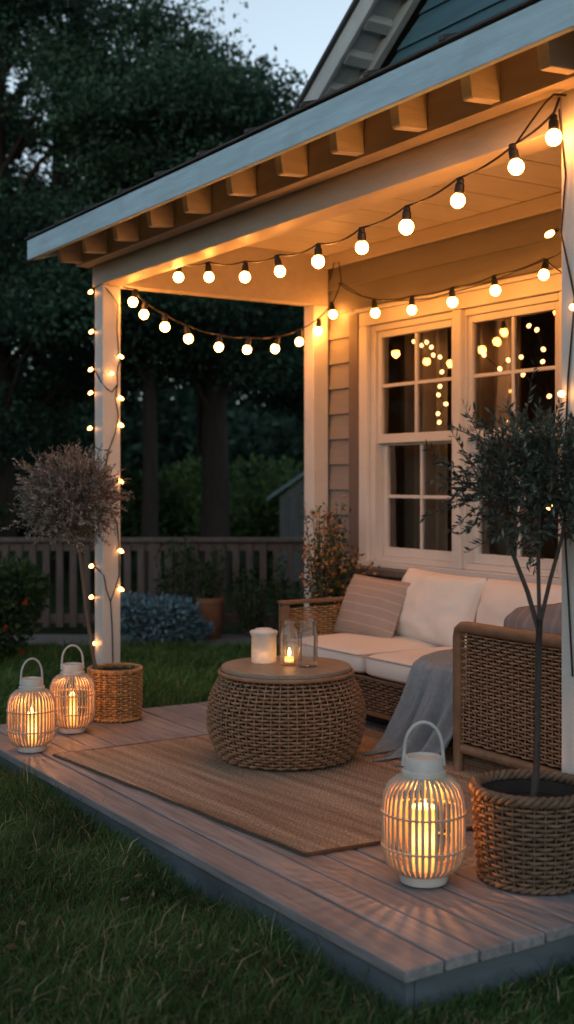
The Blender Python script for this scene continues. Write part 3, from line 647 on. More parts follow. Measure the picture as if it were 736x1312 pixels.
bl = [((PX - .069, PY - .075, 2.32), L_), ((PX - .069, PY - .07, 2.09), L_), ((PX - .069, PY - .075, 1.87), L_), ((PX - .069, PY - .075, 1.735), L_), ((PX - .08, PY - .075, 1.53), L_), ((PX - .069, PY - .07, 0.73), L_), ((PX - .069, PY - .07, 0.55), L_), ((PX - .03, PY - .075, 0.285), (-0.3, -0.95, 0)),
      ((PX + .070, PY + .052, 1.94), R_), ((PX + .070, PY + .052, 1.70), R_), ((PX + .070, PY + .052, 1.545), R_), ((PX + .070, PY + .052, 0.82), R_), ((PX + .070, PY + .052, 0.60), R_), ((PX + .08, PY - .01, 1.84), (0.9, 0, -0.2)), ((PX + .070, PY + .052, 1.22), R_), ((PX - .069, PY - .07, 1.28), L_)]
wr = [[(PX - S - .004, PY - .035, z_) for z_ in (2.33, 2.0, 1.6, 1.2, .8, .45, .27)], [(PX - .06, PY - .06, 2.345), ww(-.04, 2.33), ww(.0, 2.29), ww(.035, 2.24), ww(.03, 2.1), ww(.04, 1.98), ww(.05, 1.92), ww(.03, 1.85), ww(.035, 1.78), ww(.02, 1.70), ww(.04, 1.6), ww(.02, 1.5), ww(-.02, 1.40), ww(-.045, 1.28), ww(-.03, 1.1), ww(.03, 0.98), ww(.045, .85), ww(.045, .68), ww(.01, 0.58), ww(-.01, 0.53), ww(.0, .40), ww(.005, .2), ww(.0, .0)],
      [ww(.035, 1.78), ww(.0, 1.735), ww(-.03, 1.75), (PX + .05, PY - S - .006, 1.79), (PX - .05, PY - S - .006, 1.87)], [ww(-.01, 0.53), ww(-.035, .60), ww(-.05, .68), (PX + .02, PY - S - .006, 0.71), (PX - .06, PY - S - .004, 0.73)],
      [(PX - .06, PY - .06, 1.5), (PX - .04, PY - S - .006, 1.42), (PX + .05, PY - S - .006, 1.40), ww(-.02, 1.40)]]
fairy('small warm fairy lights wound up the left porch post', PX, PY, wr, bl, (PX, PY, GZ + 0.04))
bl = [((PXR - .085, PY - .078, 2.02), L_), ((PXR - .03, PY - .08, 1.50), (0.3, -0.95, 0)), ((PXR + .02, PY - .08, 1.77), (0.3, -0.95, 0)), ((PXR - .085, PY - .07, 1.14), L_)]
wr = [[(PXR - .06, PY - .062, 2.42), (PXR - .03, PY - .062, 2.2), (PXR - .05, PY - .062, 2.02), (PXR + .01, PY - .062, 1.8), (PXR - .02, PY - .062, 1.55), (PXR - .04, PY - .062, 1.15), (PXR, PY - .062, 0.6)]]
fairy('small warm fairy lights on the right porch post', PXR, PY, wr, bl, (PXR, PY, 0.0))

# ================================================================ LANTERNS
def lantern(loc, k, label, rot, power, candle_h, cw=0.040):
    t = thing('lantern', label, 'lantern', loc, rot, 'slatted candle lanterns on the deck')
    n = 40; pr = [(0.066, 0.030), (0.092, 0.040), (0.112, 0.062), (0.1215, 0.095), (0.123, 0.15), (0.123, 0.215), (0.119, 0.255), (0.106, 0.288), (0.084, 0.308), (0.062, 0.320)]
    mb = MB()
    for j in range(n):
        a = 2 * PI * j / n + random.uniform(-0.015, 0.015); c, s = math.cos(a), math.sin(a)
        mb.tube([(r * k * c, r * k * s, z * k) for r, z in pr], 0.0032 * k, 6, flat=1.85, up=(c, s, 0.001))
    for zz, rr in ((0.112, 0.1245), (0.212, 0.1255)):
        mb.tube([(rr * k * math.cos(2 * PI * i / 48), rr * k * math.sin(2 * PI * i / 48), zz * k) for i in range(48)], 0.0038 * k, 6, closed=True)
    obj('cage', mb, M['bamboo'], t, smooth=True)
    obj('base', MB().lathe([(0.060 * k, 0.0), (0.070 * k, 0.003 * k), (0.074 * k, 0.015 * k), (0.074 * k, 0.030 * k), (0.066 * k, 0.036 * k), (0.001, 0.036 * k)], 36), M['capw'], t, auto=40)
    obj('cap', MB().lathe([(0.056 * k, 0.318 * k), (0.066 * k, 0.320 * k), (0.066 * k, 0.332 * k), (0.059 * k, 0.336 * k), (0.059 * k, 0.368 * k), (0.054 * k, 0.374 * k), (0.048 * k, 0.374 * k), (0.046 * k, 0.366 * k), (0.001, 0.366 * k)], 36), M['capw'], t, auto=40)
    hp = [(0.061 * k * math.cos(a), 0, 0.352 * k + 0.0) for a in (0,)]
    hp = [(0.061 * k, 0.0, 0.345 * k)] + [(0.058 * k * math.cos(a) * 0.98, 0.0, 0.395 * k + 0.080 * k * math.sin(a)) for a in [PI * i / 14 for i in range(15)]] + [(-0.061 * k, 0.0, 0.345 * k)]
    obj('handle', MB().tube(hp, 0.0055 * k, 8), M['handle'], t, smooth=True, rot=(0, 0, 0.6))
    cr = cw * k; ch = candle_h * k
    c = obj('candle', MB().lathe([(cr, 0.037 * k), (cr, 0.037 * k + ch), (cr * 0.86, 0.040 * k + ch), (cr * 0.55, 0.033 * k + ch), (0.001, 0.031 * k + ch)], 24), M['wax'], t, smooth=False, auto=40)
    z = 0.034 * k + ch
    obj('flame', MB().lathe([(0.001, z + 0.002), (0.006 * k, z + 0.006 * k), (0.008 * k, z + 0.012 * k), (0.006 * k, z + 0.022 * k), (0.0025 * k, z + 0.031 * k), (0.0005, z + 0.037 * k)], 12), M['flame'], c, smooth=True)
    l = bpy.data.lights.new('candle_light', 'POINT'); l.energy = power; l.color = (1.0, 0.36, 0.08); l.shadow_soft_size = 0.009
    lo = bpy.data.objects.new('candle_light', l); lo.location = (0, 0, z + 0.06 * k); link(lo, t)
    return t
lantern((-2.872, 2.338, 0.002), 1.02, 'large slatted bamboo lantern with lit candle, in front of the tall olive basket', 0.4, 3.7, 0.185, 0.040)
lantern((-5.228, 1.981, 0.002), 0.875, 'slatted bamboo lantern at the left deck edge, front one of the pair', 1.0, 2.4, 0.155, 0.026)
lantern((-5.513, 2.297, 0.002), 0.885, 'slatted bamboo lantern touching the golden basket, rear one of the pair', 0.7, 2.4, 0.165, 0.026)

# ================================================================ POUF TABLE AND WHAT STANDS ON IT
TX, TY = -4.455, 2.855
table = thing('pouf_table', 'round woven rattan drum table with grey wood top', 'table', (TX, TY, 0.011))
rows = 25; pr = []
for i in range(rows):
    s = i / (rows - 1); z = 0.018 + s * 0.352
    r = 0.278 + 0.060 * (1 - abs(2 * s - 0.95) ** 2.2)
    pr.append((r, z))
obj('woven_body', weave_ring(pr, 58, 0.0090, 0.0050, 0.0057), M['wicker'], table, smooth=True)
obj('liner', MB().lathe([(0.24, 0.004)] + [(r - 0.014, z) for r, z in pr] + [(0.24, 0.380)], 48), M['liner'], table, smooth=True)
obj('rim', MB().tube([(0.290 * math.cos(2 * PI * i / 64), 0.290 * math.sin(2 * PI * i / 64), 0.378) for i in range(64)], 0.010, 8, closed=True), M['wicker'], table, smooth=True)
obj('tabletop', MB().lathe([(0.281, 0.386), (0.284, 0.389), (0.284, 0.402), (0.280, 0.4055), (0.001, 0.4055)], 72), M['tabletop'], table, auto=40)
TZ = 0.011 + 0.4065
# candle crock with lid
t = thing('candle_jar', 'white lidded candle jar glowing on the drum table', 'candle jar', (TX - 0.113, TY - 0.045, TZ))
w = 0.056
obj('jar', MB().lathe([(w * .92, 0.0), (w, 0.004), (w, 0.118), (w * 1.06, 0.122), (w * 1.06, 0.128), (w * .96, 0.128), (w * .94, 0.118), (w * .93, 0.008), (0.001, 0.008)], 40), M['ceramic'], t, auto=40)
obj('lid', MB().lathe([(w * 1.10, 0.1285), (w * 1.12, 0.132), (w * 1.12, 0.138), (w * 1.02, 0.142), (w * 0.7, 0.146), (w * 0.66, 0.150), (w * .5, 0.152), (0.001, 0.152)], 40), M['lid'], t, auto=40)
obj('flame', MB().lathe([(0.001, 0.030), (0.0055, 0.036), (0.008, 0.045), (0.004, 0.062), (0.0005, 0.07)], 10), emis('jar_flame', (1.0, 0.42, 0.10), 9.0), t, smooth=True, loc=(0.016, -0.012, 0))
l = bpy.data.lights.new('candle_light', 'POINT'); l.energy = 0.38; l.color = (1.0, 0.5, 0.18); l.shadow_soft_size = 0.01
lo = bpy.data.objects.new('candle_light', l); lo.location = (0.037, -0.023, 0.042); link(lo, t)
# fluted bottle with a lit tealight
t = thing('glass_bottle', 'clear ribbed glass bottle with small flame inside, between jar and tumbler', 'bottle', (TX + 0.010, TY + 0.010, TZ)); t.scale = (1, 1, 1.15)
obj('glass', MB().lathe([(0.036, 0.0), (0.038, 0.004), (0.038, 0.115), (0.033, 0.135), (0.021, 0.147), (0.019, 0.156), (0.024, 0.160), (0.024, 0.168), (0.018, 0.170), (0.016, 0.146), (0.030, 0.130), (0.034, 0.112), (0.034, 0.010), (0.001, 0.008)], 96, flute=16, famp=0.022), M['jarglass'], t, smooth=True)
c = obj('tealight', MB().lathe([(0.024, 0.011), (0.024, 0.030), (0.020, 0.031), (0.001, 0.029)], 20), M['wax'], t, auto=40)
obj('flame', MB().lathe([(0.001, 0.031), (0.006, 0.037), (0.008, 0.044), (0.004, 0.058), (0.0005, 0.066)], 10), M['flame'], c, smooth=True)
# tumbler
t = thing('glass_tumbler', 'tall clear faceted glass tumbler right of the ribbed bottle', 'glass', (TX + 0.090, TY + 0.055, TZ)); t.scale = (1.04, 1.04, 1.15)
obj('glass', MB().lathe([(0.038, 0.0), (0.041, 0.004), (0.041, 0.118), (0.036, 0.126), (0.034, 0.134), (0.035, 0.168), (0.036, 0.172), (0.032, 0.172), (0.031, 0.134), (0.037, 0.112), (0.037, 0.022), (0.001, 0.018)], 96, flute=10, famp=0.030), M['jarglass'], t, smooth=True)

# ================================================================ RUG
cs = [(-5.056, 2.021), (-3.270, 2.170), (-3.13, 3.62), (-5.05, 3.60)]
mb = MB(); nx, ny = 60, 44; H = 0.0085
for j in range(ny + 1):
    for i in range(nx + 1):
        u, v = i / nx, j / ny
        x = (cs[0][0] * (1 - u) + cs[1][0] * u) * (1 - v) + (cs[3][0] * (1 - u) + cs[2][0] * u) * v
        y = (cs[0][1] * (1 - u) + cs[1][1] * u) * (1 - v) + (cs[3][1] * (1 - u) + cs[2][1] * u) * v
        ed = min(u, 1 - u, v, 1 - v)
        if j == 0 or i == 0 or i == nx:
            y += mnoise.noise((x * 6, 0, 3)) * 0.007; x += mnoise.noise((y * 7, 2, 3)) * 0.006
        z = 0.003 + H + 0.0015 * mnoise.noise((x * 3, y * 3, 0)) + (0.004 * max(0, mnoise.noise((x * 5, y * 5, 4))) if ed < 0.02 else 0)
        mb.v.append((x, y, z))
W = nx + 1
for j in range(ny):
    for i in range(nx): mb.f.append((j * W + i, j * W + i + 1, (j + 1) * W + i + 1, (j + 1) * W + i))
rim = [i for i in range(nx)] + [j * W + nx for j in range(ny)] + [ny * W + i for i in range(nx, 0, -1)] + [j * W for j in range(ny, 0, -1)]
b0 = len(mb.v); mb.v += [(mb.v[r][0], mb.v[r][1], 0.0025) for r in rim]
for q in range(len(rim)):
    q2 = (q + 1) % len(rim); mb.f.append((rim[q2], rim[q], b0 + q, b0 + q2))
rug = tag(obj('jute_rug', mb, M['jute'], auto=60), 'flat woven jute rug on the deck under the drum table', 'rug')
obj('binding', MB().tube([(mb.v[r][0], mb.v[r][1], 0.009) for r in rim], 0.0055, 6, closed=True), mat('dark_jute_edge', (0.10, 0.065, 0.045), 0.95, 0.3, 60, bump=0.6, bscale=200), rug, smooth=True)

# ================================================================ SOFA
SF, SB = 3.50, 4.37
sofa = thing('wicker_sofa', 'wicker corner sofa with brown wood rails and cream cushions', 'sofa', (-4.3, 3.9, 0))
def sp(name, mb, m, parent=None, **k):
    o = obj(name, mb, m, parent or sofa, **k)
    if parent is None: o.location = (4.3, -3.9, 0)
    return o
SX0, SX1 = -5.50, -2.92
zs = [0.115 + 0.0135 * i for i in range(11)]
sp('seat_base', weave_flat((SX0 + 0.03, SF + 0.012, 0), (1, 0, 0), 1.66, zs, 0.034, 0.0068, 0.0040, 0.0049, (0, -1, 0)), M['wicker_dark'], smooth=True)
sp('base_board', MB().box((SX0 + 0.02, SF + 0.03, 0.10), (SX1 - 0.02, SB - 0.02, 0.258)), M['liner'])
sp('base_rail', MB().box((SX0 + 0.01, SF + 0.002, 0.085), (-3.85, SF + 0.028, 0.108)).box((SX0 + 0.01, SF + 0.002, 0.256), (-3.85, SF + 0.028, 0.268)), M['woodframe'], bevel=0.004)
for (x, y) in ((SX0 + 0.03, SF + 0.05), (SX0 + 0.03, SB - 0.05), (-4.3, SB - 0.05), (SX1 - 0.05, SB - 0.05)):
    sp('leg', MB().box((x - 0.022, y - 0.022, 0.002), (x + 0.022, y + 0.022, 0.10)), M['woodframe'], bevel=0.004)
# back
zb = [0.32 + 0.0135 * i for i in range(22)]
sp('backrest', weave_flat((SX0 + 0.03, SB - 0.08, 0), (1, 0, 0), SX1 - SX0 - 0.06, zb, 0.034, 0.0068, 0.0040, 0.0049, (0, -1, 0)), M['wicker_dark'], smooth=True)
sp('back_rail', MB().tube([(SX0 + 0.02, SB - 0.075, 0.625), (SX1 - 0.02, SB - 0.075, 0.625)], 0.022, 10), M['woodframe'], smooth=True)
# left arm
za = [0.30 + 0.0135 * i for i in range(18)]
arm = sp('arm', weave_flat((SX0, SF + 0.05, 0), (0, 1, 0), SB - SF - 0.10, za, 0.034, 0.0068, 0.0040, 0.0049, (1, 0, 0)), M['wicker_gold'], smooth=True)
obj('front_panel', weave_flat((SX0 - 0.022, SF + 0.008, 0), (1, 0, 0), 0.038, [0.12 + 0.0135 * i for i in range(32)], 0.034, 0.004, 0.0045, 0.006, (0, -1, 0)), M['wicker_gold'], arm, smooth=True)
obj('arm_rail', MB().box((SX0 - 0.030, SF - 0.012, 0.556), (SX0 + 0.022, SB - 0.01, 0.576)).box((SX0 - 0.030, SF - 0.006, 0.10), (SX0 - 0.016, SF + 0.035, 0.554)).box((SX0 + 0.010, SF - 0.006, 0.10), (SX0 + 0.022, SF + 0.035, 0.554)), M['woodframe'], arm, bevel=0.008)
# right end: a deeper side panel in a wood frame, facing the garden
EY = 3.335; EX0, EX1 = -3.865, -2.93
ze = [0.140 + 0.0138 * i for i in range(33)]
ep = sp('end_panel', weave_flat((EX0 + 0.03, EY, 0), (1, 0, 0), EX1 - EX0 - 0.06, ze, 0.036, 0.0075, 0.0042, 0.0049, (0, -1, 0)), M['wicker'], smooth=True)
rl = MB().tube([(EX0, EY, 0.002), (EX0, EY, 0.10), (EX0, EY, 0.57), (EX0 + 0.006, EY, 0.598), (EX0 + 0.026, EY, 0.612), (EX0 + 0.06, EY, 0.615), (EX1 - 0.05, EY, 0.612), (EX1 - 0.012, EY, 0.600), (EX1, EY, 0.57), (EX1, EY, 0.10), (EX1, EY, 0.002)], [0.020, 0.024] + [0.0255] * 7 + [0.024, 0.020], 12)
obj('end_frame', rl, M['woodframe'], ep, smooth=True)
obj('bottom_rail', MB().tube([(EX0 + 0.028, EY, 0.108), (EX1 - 0.028, EY, 0.108)], 0.021, 10), M['woodframe'], ep, smooth=True)
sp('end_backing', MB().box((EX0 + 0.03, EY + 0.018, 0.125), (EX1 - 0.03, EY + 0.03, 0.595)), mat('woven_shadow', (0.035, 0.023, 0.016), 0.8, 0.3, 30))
zr = [0.12 + 0.0135 * i for i in range(36)]
sp('arm', weave_flat((SX1, EY + 0.03, 0), (0, 1, 0), SB - EY - 0.08, zr, 0.034, 0.0068, 0.0040, 0.0049, (1, 0, 0)), M['wicker_dark'], smooth=True)
sp('arm_rail', MB().tube([(SX1, EY + 0.03, 0.612), (SX1, SB - 0.06, 0.64)], 0.024, 10), M['woodframe'], smooth=True)
# cushions
def slab(x0, x1, y0, y1, z0, z1, seed):
    mb = MB(); n = 22; r = 0.035
    def sgn(a): return -1 if a < 0 else 1
    # superellipsoid box, bulged on top
    nu, nv = 40, 24
    cx, cy, cz = (x0 + x1) / 2, (y0 + y1) / 2, (z0 + z1) / 2; hx, hy, hz = (x1 - x0) / 2, (y1 - y0) / 2, (z1 - z0) / 2
    e1, e2 = 0.35, 0.16
    for j in range(nv + 1):
        ph = -PI / 2 + PI * j / nv
        cp, sp_ = math.cos(ph), math.sin(ph); cpe = abs(cp) ** e1; spe = sgn(sp_) * abs(sp_) ** e1
        for i in range(nu * 2):
            th = PI * i / nu; c, s = math.cos(th), math.sin(th)
            x = hx * cpe * sgn(c) * abs(c) ** e2; y = hy * cpe * sgn(s) * abs(s) ** e2; z = hz * spe
            bulge = (1 - (x / hx) ** 2) * (1 - (y / hy) ** 2)
            z += 0.014 * bulge * (1 if z > 0 else 0)
            nzv = mnoise.noise((x * 5 + seed, y * 5, z * 5)) * 0.007 + mnoise.noise((x * 13 + seed, y * 13, z * 9)) * 0.003
            mb.v.append((cx + x * (1 + nzv * .3), cy + y + nzv * 0.7, cz + z + nzv * 0.8))
    K = nu * 2
    for j in range(nv):
        for i in range(K): mb.f.append((j * K + i, j * K + (i + 1) % K, (j + 1) * K + (i + 1) % K, (j + 1) * K + i))
    return mb
def rrect(x0, x1, y0, y1, z, r=0.035, n=6):
    out = []
    for cx, cy, a0 in ((x1 - r, y1 - r, 0), (x0 + r, y1 - r, PI / 2), (x0 + r, y0 + r, PI), (x1 - r, y0 + r, 1.5 * PI)):
        for k in range(n + 1):
            a = a0 + PI / 2 * k / n; out.append((cx + r * math.cos(a), cy + r * math.sin(a), z))
    return out
for i, (a, b) in enumerate(((SX0 + 0.025, -4.785), (-4.775, -3.90), (-3.89, SX1 - 0.03))):
    y0 = SF - 0.015 if i < 2 else EY + 0.06
    o = sp('seat_cushion', slab(a, b, y0, SB - 0.10, 0.262, 0.385, i * 7.3), M['cushion'], smooth=True)
    obj('piping', MB().tube(rrect(a + 0.004, b - 0.004, y0 + 0.003, SB - 0.104, 0.368), 0.0045, 6, closed=True), M['piping'], o, smooth=True)
def pillow(w, h, t, seed, pinch=0.07, wr=0.008, rc=0.03):
    mb = MB(); n = 30
    for side in (1, -1):
        for j in range(n + 1):
            for i in range(n + 1):
                u, v = 2 * i / n - 1, 2 * j / n - 1
                u = math.sin(u * PI / 2) * 0.55 + u * 0.45; v = math.sin(v * PI / 2) * 0.55 + v * 0.45
                x = w / 2 * u * (1 - pinch * (1 - v * v) * u * u); y = h / 2 * v * (1 - pinch * (1 - u * u) * v * v)
                cf = 1 - rc * (u * v) ** 4; x *= cf; y *= cf
                d = max(0, (1 - abs(u) ** 2.3)) ** 0.55 * max(0, (1 - abs(v) ** 2.3)) ** 0.55
                k = mnoise.noise((u * 2.2 + seed, v * 2.2, side)) * wr * 1.6 + mnoise.noise((u * 5 + seed, v * 3, side * 3)) * wr
                mb.v.append((x, y, side * (t / 2 * d + k * min(1, d * 2.5))))
    W = n + 1; o = W * W
    for j in range(n):
        for i in range(n):
            a = j * W + i; mb.f.append((a, a + 1, a + W + 1, a + W)); mb.f.append((o + a, o + a + W, o + a + W + 1, o + a + 1))
    rim = [i for i in range(n)] + [j * W + n for j in range(n)] + [n * W + i for i in range(n, 0, -1)] + [j * W for j in range(n, 0, -1)]
    for q in range(len(rim)):
        a, b = rim[q], rim[(q + 1) % len(rim)]; mb.f.append((b, a, o + a, o + b))
    return mb, [mb.v[r] for r in rim]
def put_pillow(name, label, w, h, t, loc, lean, yaw, roll, m, seed, pipe=True, pinch=0.07, wr=0.008, rc=0.03):
    mb, rim = pillow(w, h, t, seed, pinch, wr, rc)
    o = obj(name, mb, m, smooth=True, loc=loc)
    # local y up, z towards the garden, then lean back and turn
    from mathutils import Matrix
    o.rotation_euler = (Matrix.Rotation(yaw, 3, 'Z') @ Matrix.Rotation(PI / 2 - lean, 3, 'X') @ Matrix.Rotation(roll, 3, 'Z')).to_euler()
    tag(o, label, 'cushion')
    if pipe: obj('piping', MB().tube(rim, 0.0042, 6, closed=True), M['piping'] if m is M['cushion'] else m, o, smooth=True)
    return o
put_pillow('back_cushion', 'plump cream back cushion between the striped pillow and the next back cushion', 0.66, 0.41, 0.24, (-4.905, 4.08, 0.552), 0.32, 0.0, -0.03, M['cushion'], 1.0, wr=0.014)
put_pillow('back_cushion', 'cream back cushion behind the grey pillow, right end of the sofa', 0.86, 0.41, 0.24, (-4.185, 4.10, 0.548), 0.30, 0.0, 0.02, M['cushion'], 5.0, wr=0.014)
put_pillow('throw_pillow', 'beige striped square pillow leaning at the left sofa arm', 0.47, 0.35, 0.17, (-5.275, 3.93, 0.533), 0.42, 0.10, -0.05, M['stripe'], 9.0, pinch=0.05, wr=0.005)
put_pillow('throw_pillow', 'grey striped pillow lying against the wicker end panel', 0.62, 0.36, 0.25, (-3.48, 3.52, 0.560), 0.35, 0.0, 0.14, M['stripe_grey'], 13.0, rc=0.16, pinch=0.02, wr=0.012)
# throw blanket over the seat edge
mb = MB(); nu, nv = 64, 60
path = [(3.98, 0.412), (3.80, 0.418), (3.62, 0.414), (3.52, 0.408), (3.477, 0.385), (3.462, 0.33), (3.452, 0.24), (3.435, 0.15), (3.415, 0.07), (3.37, 0.030), (3.315, 0.022)]
cum = [0]
for a, b in zip(path[:-1], path[1:]): cum.append(cum[-1] + math.hypot(a[0] - b[0], a[1] - b[1]))
def at(s):
    d = s * cum[-1]
    for k in range(len(path) - 1):
        if d <= cum[k + 1] + 1e-9:
            f = (d - cum[k]) / (cum[k + 1] - cum[k]); return path[k][0] + (path[k + 1][0] - path[k][0]) * f, path[k][1] + (path[k + 1][1] - path[k][1]) * f
    return path[-1]
for j in range(nv + 1):
    v = j / nv; y, z = at(v)
    hang = max(0, min(1, (v - 0.42) / 0.5))
    xl = -4.34 + 0.02 * hang - 0.02 * math.sin(v * 9); xr_ = -3.915 - 0.015 * math.sin(v * 7) + (0.09 * (1 - hang) if v < .42 else 0) - 0.08 * hang
    for i in range(nu + 1):
        u = i / nu; fold = math.sin(u * 15 + 1.6 * math.sin(v * 2.4)) * 0.6 + math.sin(u * 37 + v * 3) * 0.25
        am = 0.020 + 0.090 * hang
        x = xl + (xr_ - xl) * u + 0.010 * math.sin(u * 15 + 1.2) * hang
        n_ = mnoise.noise((x * 6, y * 6, z * 6)) * 0.008
        yo = y - am * (fold + 0.55) * (0.25 + 0.75 * hang) + n_; zo = z + (0.012 * (fold + 0.6) * (1 - hang)) + n_ * (1 - hang)
        zo = max(zo, 0.016)
        mb.v.append((x, yo, zo))
W = nu + 1
for j in range(nv):
    for i in range(nu): mb.f.append((j * W + i, j * W + i + 1, (j + 1) * W + i + 1, (j + 1) * W + i))
thr = tag(obj('throw_blanket', mb, M['throw'], smooth=True), 'blue grey woven throw draped over the sofa seat edge to the floor', 'blanket')
so = thr.modifiers.new('solid', 'SOLIDIFY'); so.thickness = 0.007; so.offset = 1
fr = MB()
for i in range(0, nu + 1):
    p = Vector(mb.v[nv * W + i]); fr.tube([p, p + Vector((random.uniform(-.006, .006), -0.02, -0.002)), (p.x + random.uniform(-.012, .012), p.y - 0.045, 0.0145)], 0.0022, 4)
obj('fringe', fr, M['throw'], thr, smooth=True)

# ================================================================ BASKETS
def basket(name, label, loc, r0, r1, h, rows, n, m, twisted):
    t = thing(name, label, 'basket', loc)
    pr = [(r0 + (r1 - r0) * math.sin(PI / 2 * (i / (rows - 1)) ** 0.8), 0.014 + (h - 0.02) * i / (rows - 1)) for i in range(rows)]
    obj('woven_body', weave_ring(pr, n, 0.0062, 0.0042, (h / rows) * 0.40), m, t, smooth=True)
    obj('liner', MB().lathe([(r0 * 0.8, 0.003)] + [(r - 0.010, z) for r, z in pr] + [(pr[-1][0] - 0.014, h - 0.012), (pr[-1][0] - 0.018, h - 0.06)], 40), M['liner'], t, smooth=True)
    mb = MB(); R = pr[-1][0]
    for k in range(3 if twisted else 2):
        nn = 140; a0 = 2 * PI * k / (3 if twisted else 2); tw = 15 if twisted else 26; q = 0.010 if twisted else 0.005
        mb.tube([((R + q * math.cos(tw * 2 * PI * i / nn + a0)) * math.cos(2 * PI * i / nn), (R + q * math.cos(tw * 2 * PI * i / nn + a0)) * math.sin(2 * PI * i / nn), h + 0.006 + q * math.sin(tw * 2 * PI * i / nn + a0)) for i in range(nn)], 0.0085 if twisted else 0.006, 7, closed=True)
    obj('rim', mb, m, t, smooth=True)
    mb = MB()
    for k in range(2):
        nn = 120; a0 = PI * k
        mb.tube([((r0 + 0.004 + 0.005 * math.cos(18 * 2 * PI * i / nn + a0)) * math.cos(2 * PI * i / nn), (r0 + 0.004 + 0.005 * math.cos(18 * 2 * PI * i / nn + a0)) * math.sin(2 * PI * i / nn), 0.012 + 0.005 * math.sin(18 * 2 * PI * i / nn + a0)) for i in range(nn)], 0.006, 6, closed=True)
    obj('foot_band', mb, m, t, smooth=True)
    sb = MB(); nr = 10; b0 = 0
    sb.v.append((0, 0, h - 0.040))
    for a in range(1, nr + 1):
        for k in range(32):
            th = 2 * PI * k / 32; rr = (R - 0.017) * a / nr; sb.v.append((rr * math.cos(th), rr * math.sin(th), h - 0.045 + 0.008 * mnoise.noise((rr * 30 * math.cos(th), rr * 30 * math.sin(th), 1))))
    for k in range(32): sb.f.append((0, 1 + k, 1 + (k + 1) % 32))
    for a in range(nr - 1):
        for k in range(32): sb.f.append((1 + a * 32 + k, 1 + (a + 1) * 32 + k, 1 + (a + 1) * 32 + (k + 1) % 32, 1 + a * 32 + (k + 1) % 32))
    obj('soil', sb, M['soil'], t, smooth=True)
    return t
BLX, BLY = -5.712, 2.614
basket('basket', 'golden woven basket at the foot of the left post', (BLX, BLY, 0.002), 0.131, 0.133, 0.25, 20, 30, M['wicker_gold'], False)
BRX, BRY = -2.716, 2.640
basket('basket', 'brown woven basket with thick braided rim, beside the large lantern', (BRX, BRY, 0.002), 0.158, 0.176, 0.270, 19, 34, M['wicker_grey'], True)

# ---- little trees
def twigs_crown(cen, rad, n_tw, tw_len, n_leaf, ln, wd, spread, up, inner=0.2, squash=None):
    """returns twig tubes and leaf quads; twigs start inside and reach for the outside"""
    st = MB(); Ls = []
    cen = np.array(cen)
    for _ in range(n_tw):
        d = unit(RNG.normal(size=3)); k = inner + (1 - inner) * RNG.uniform() ** 0.6
        p = cen + d * np.array(rad) * k * 0.78
        dr = unit(d * np.array([1, 1, 0.8]) + RNG.normal(size=3) * spread + np.array([0, 0, up]))
        L = tw_len * RNG.uniform(0.6, 1.25)
        bend = RNG.normal(size=3) * 0.25
        pts = [p + dr * L * s + bend * L * s * s * 0.5 for s in (0, 0.33, 0.66, 1.0)]
        st.tube(pts, [0.0022, 0.0018, 0.0014, 0.0008], 4)
        s = np.linspace(0.08, 1.0, n_leaf)
        c = p + dr * L * s[:, None] + bend * L * (s * s)[:, None] * 0.5
        ld = unit(dr * 0.75 + unit(np.cross(dr, RNG.normal(size=(n_leaf, 3)))) * 0.75 + np.array([0, 0, 0.1]))
        Ls.append(leaves_np(c, ld, ln * RNG.uniform(0.6, 1.2, n_leaf), wd * RNG.uniform(0.7, 1.2, n_leaf)))
    return st, np.concatenate(Ls)
def little_tree(name, label, base, trunk_pts, trunk_r, branches, crown, leafm, stemm):
    t = thing(name, label, 'tree', base); off = Vector(base)
    mb = MB().tube([Vector(p) - off for p in trunk_pts], trunk_r, 9)
    for bp, br in branches: mb.tube([Vector(p) - off for p in bp], br, 7)
    obj('trunk', mb, stemm, t, smooth=True)
    sts = MB(); LL = []
    for c in crown:
        st, L = twigs_crown(**c); n = len(sts.v); sts.v += st.v; sts.f += [tuple(a + n for a in f) for f in st.f]; LL.append(L)
    sts.v = [tuple(np.array(v) - np.array(base)) for v in sts.v]
    cr = obj('crown', np_mesh('crown', np.concatenate(LL) - np.array(base), 4), leafm, t)
    obj('twig', sts, stemm, cr)
    return t
# silvery topiary ball in the golden basket, trunk at the basket's rim
tb = (BLX - 0.075, BLY - 0.065, 0.20)
cc = (-5.83, 2.42, 1.14)
little_tree('topiary_tree', 'silvery topiary ball on a thin trunk in the golden basket', tb,
            [tb, (-5.797, 2.533, 0.30), (-5.806, 2.50, 0.52), (-5.812, 2.475, 0.75), (-5.818, 2.452, 0.95), (-5.83, 2.42, 1.12)], [0.011, 0.010, 0.010, 0.010, 0.009, 0.006],
            [([(-5.83, 2.42, 1.0), (-5.83 + 0.16 * math.cos(a), 2.42 + 0.16 * math.sin(a), 1.0 + 0.12 + 0.08 * math.sin(a * 2.3))], [0.006, 0.003]) for a in np.arange(0, 6.2, 0.7)],
            [dict(cen=cc, rad=(0.255, 0.255, 0.215), n_tw=820, tw_len=0.105, n_leaf=16, ln=0.029, wd=0.0072, spread=0.40, up=0.12, inner=0.12),
             dict(cen=cc, rad=(0.25, 0.25, 0.22), n_tw=75, tw_len=0.14, n_leaf=22, ln=0.024, wd=0.0085, spread=0.30, up=0.25, inner=0.8)], M['silver'], M['stem'])
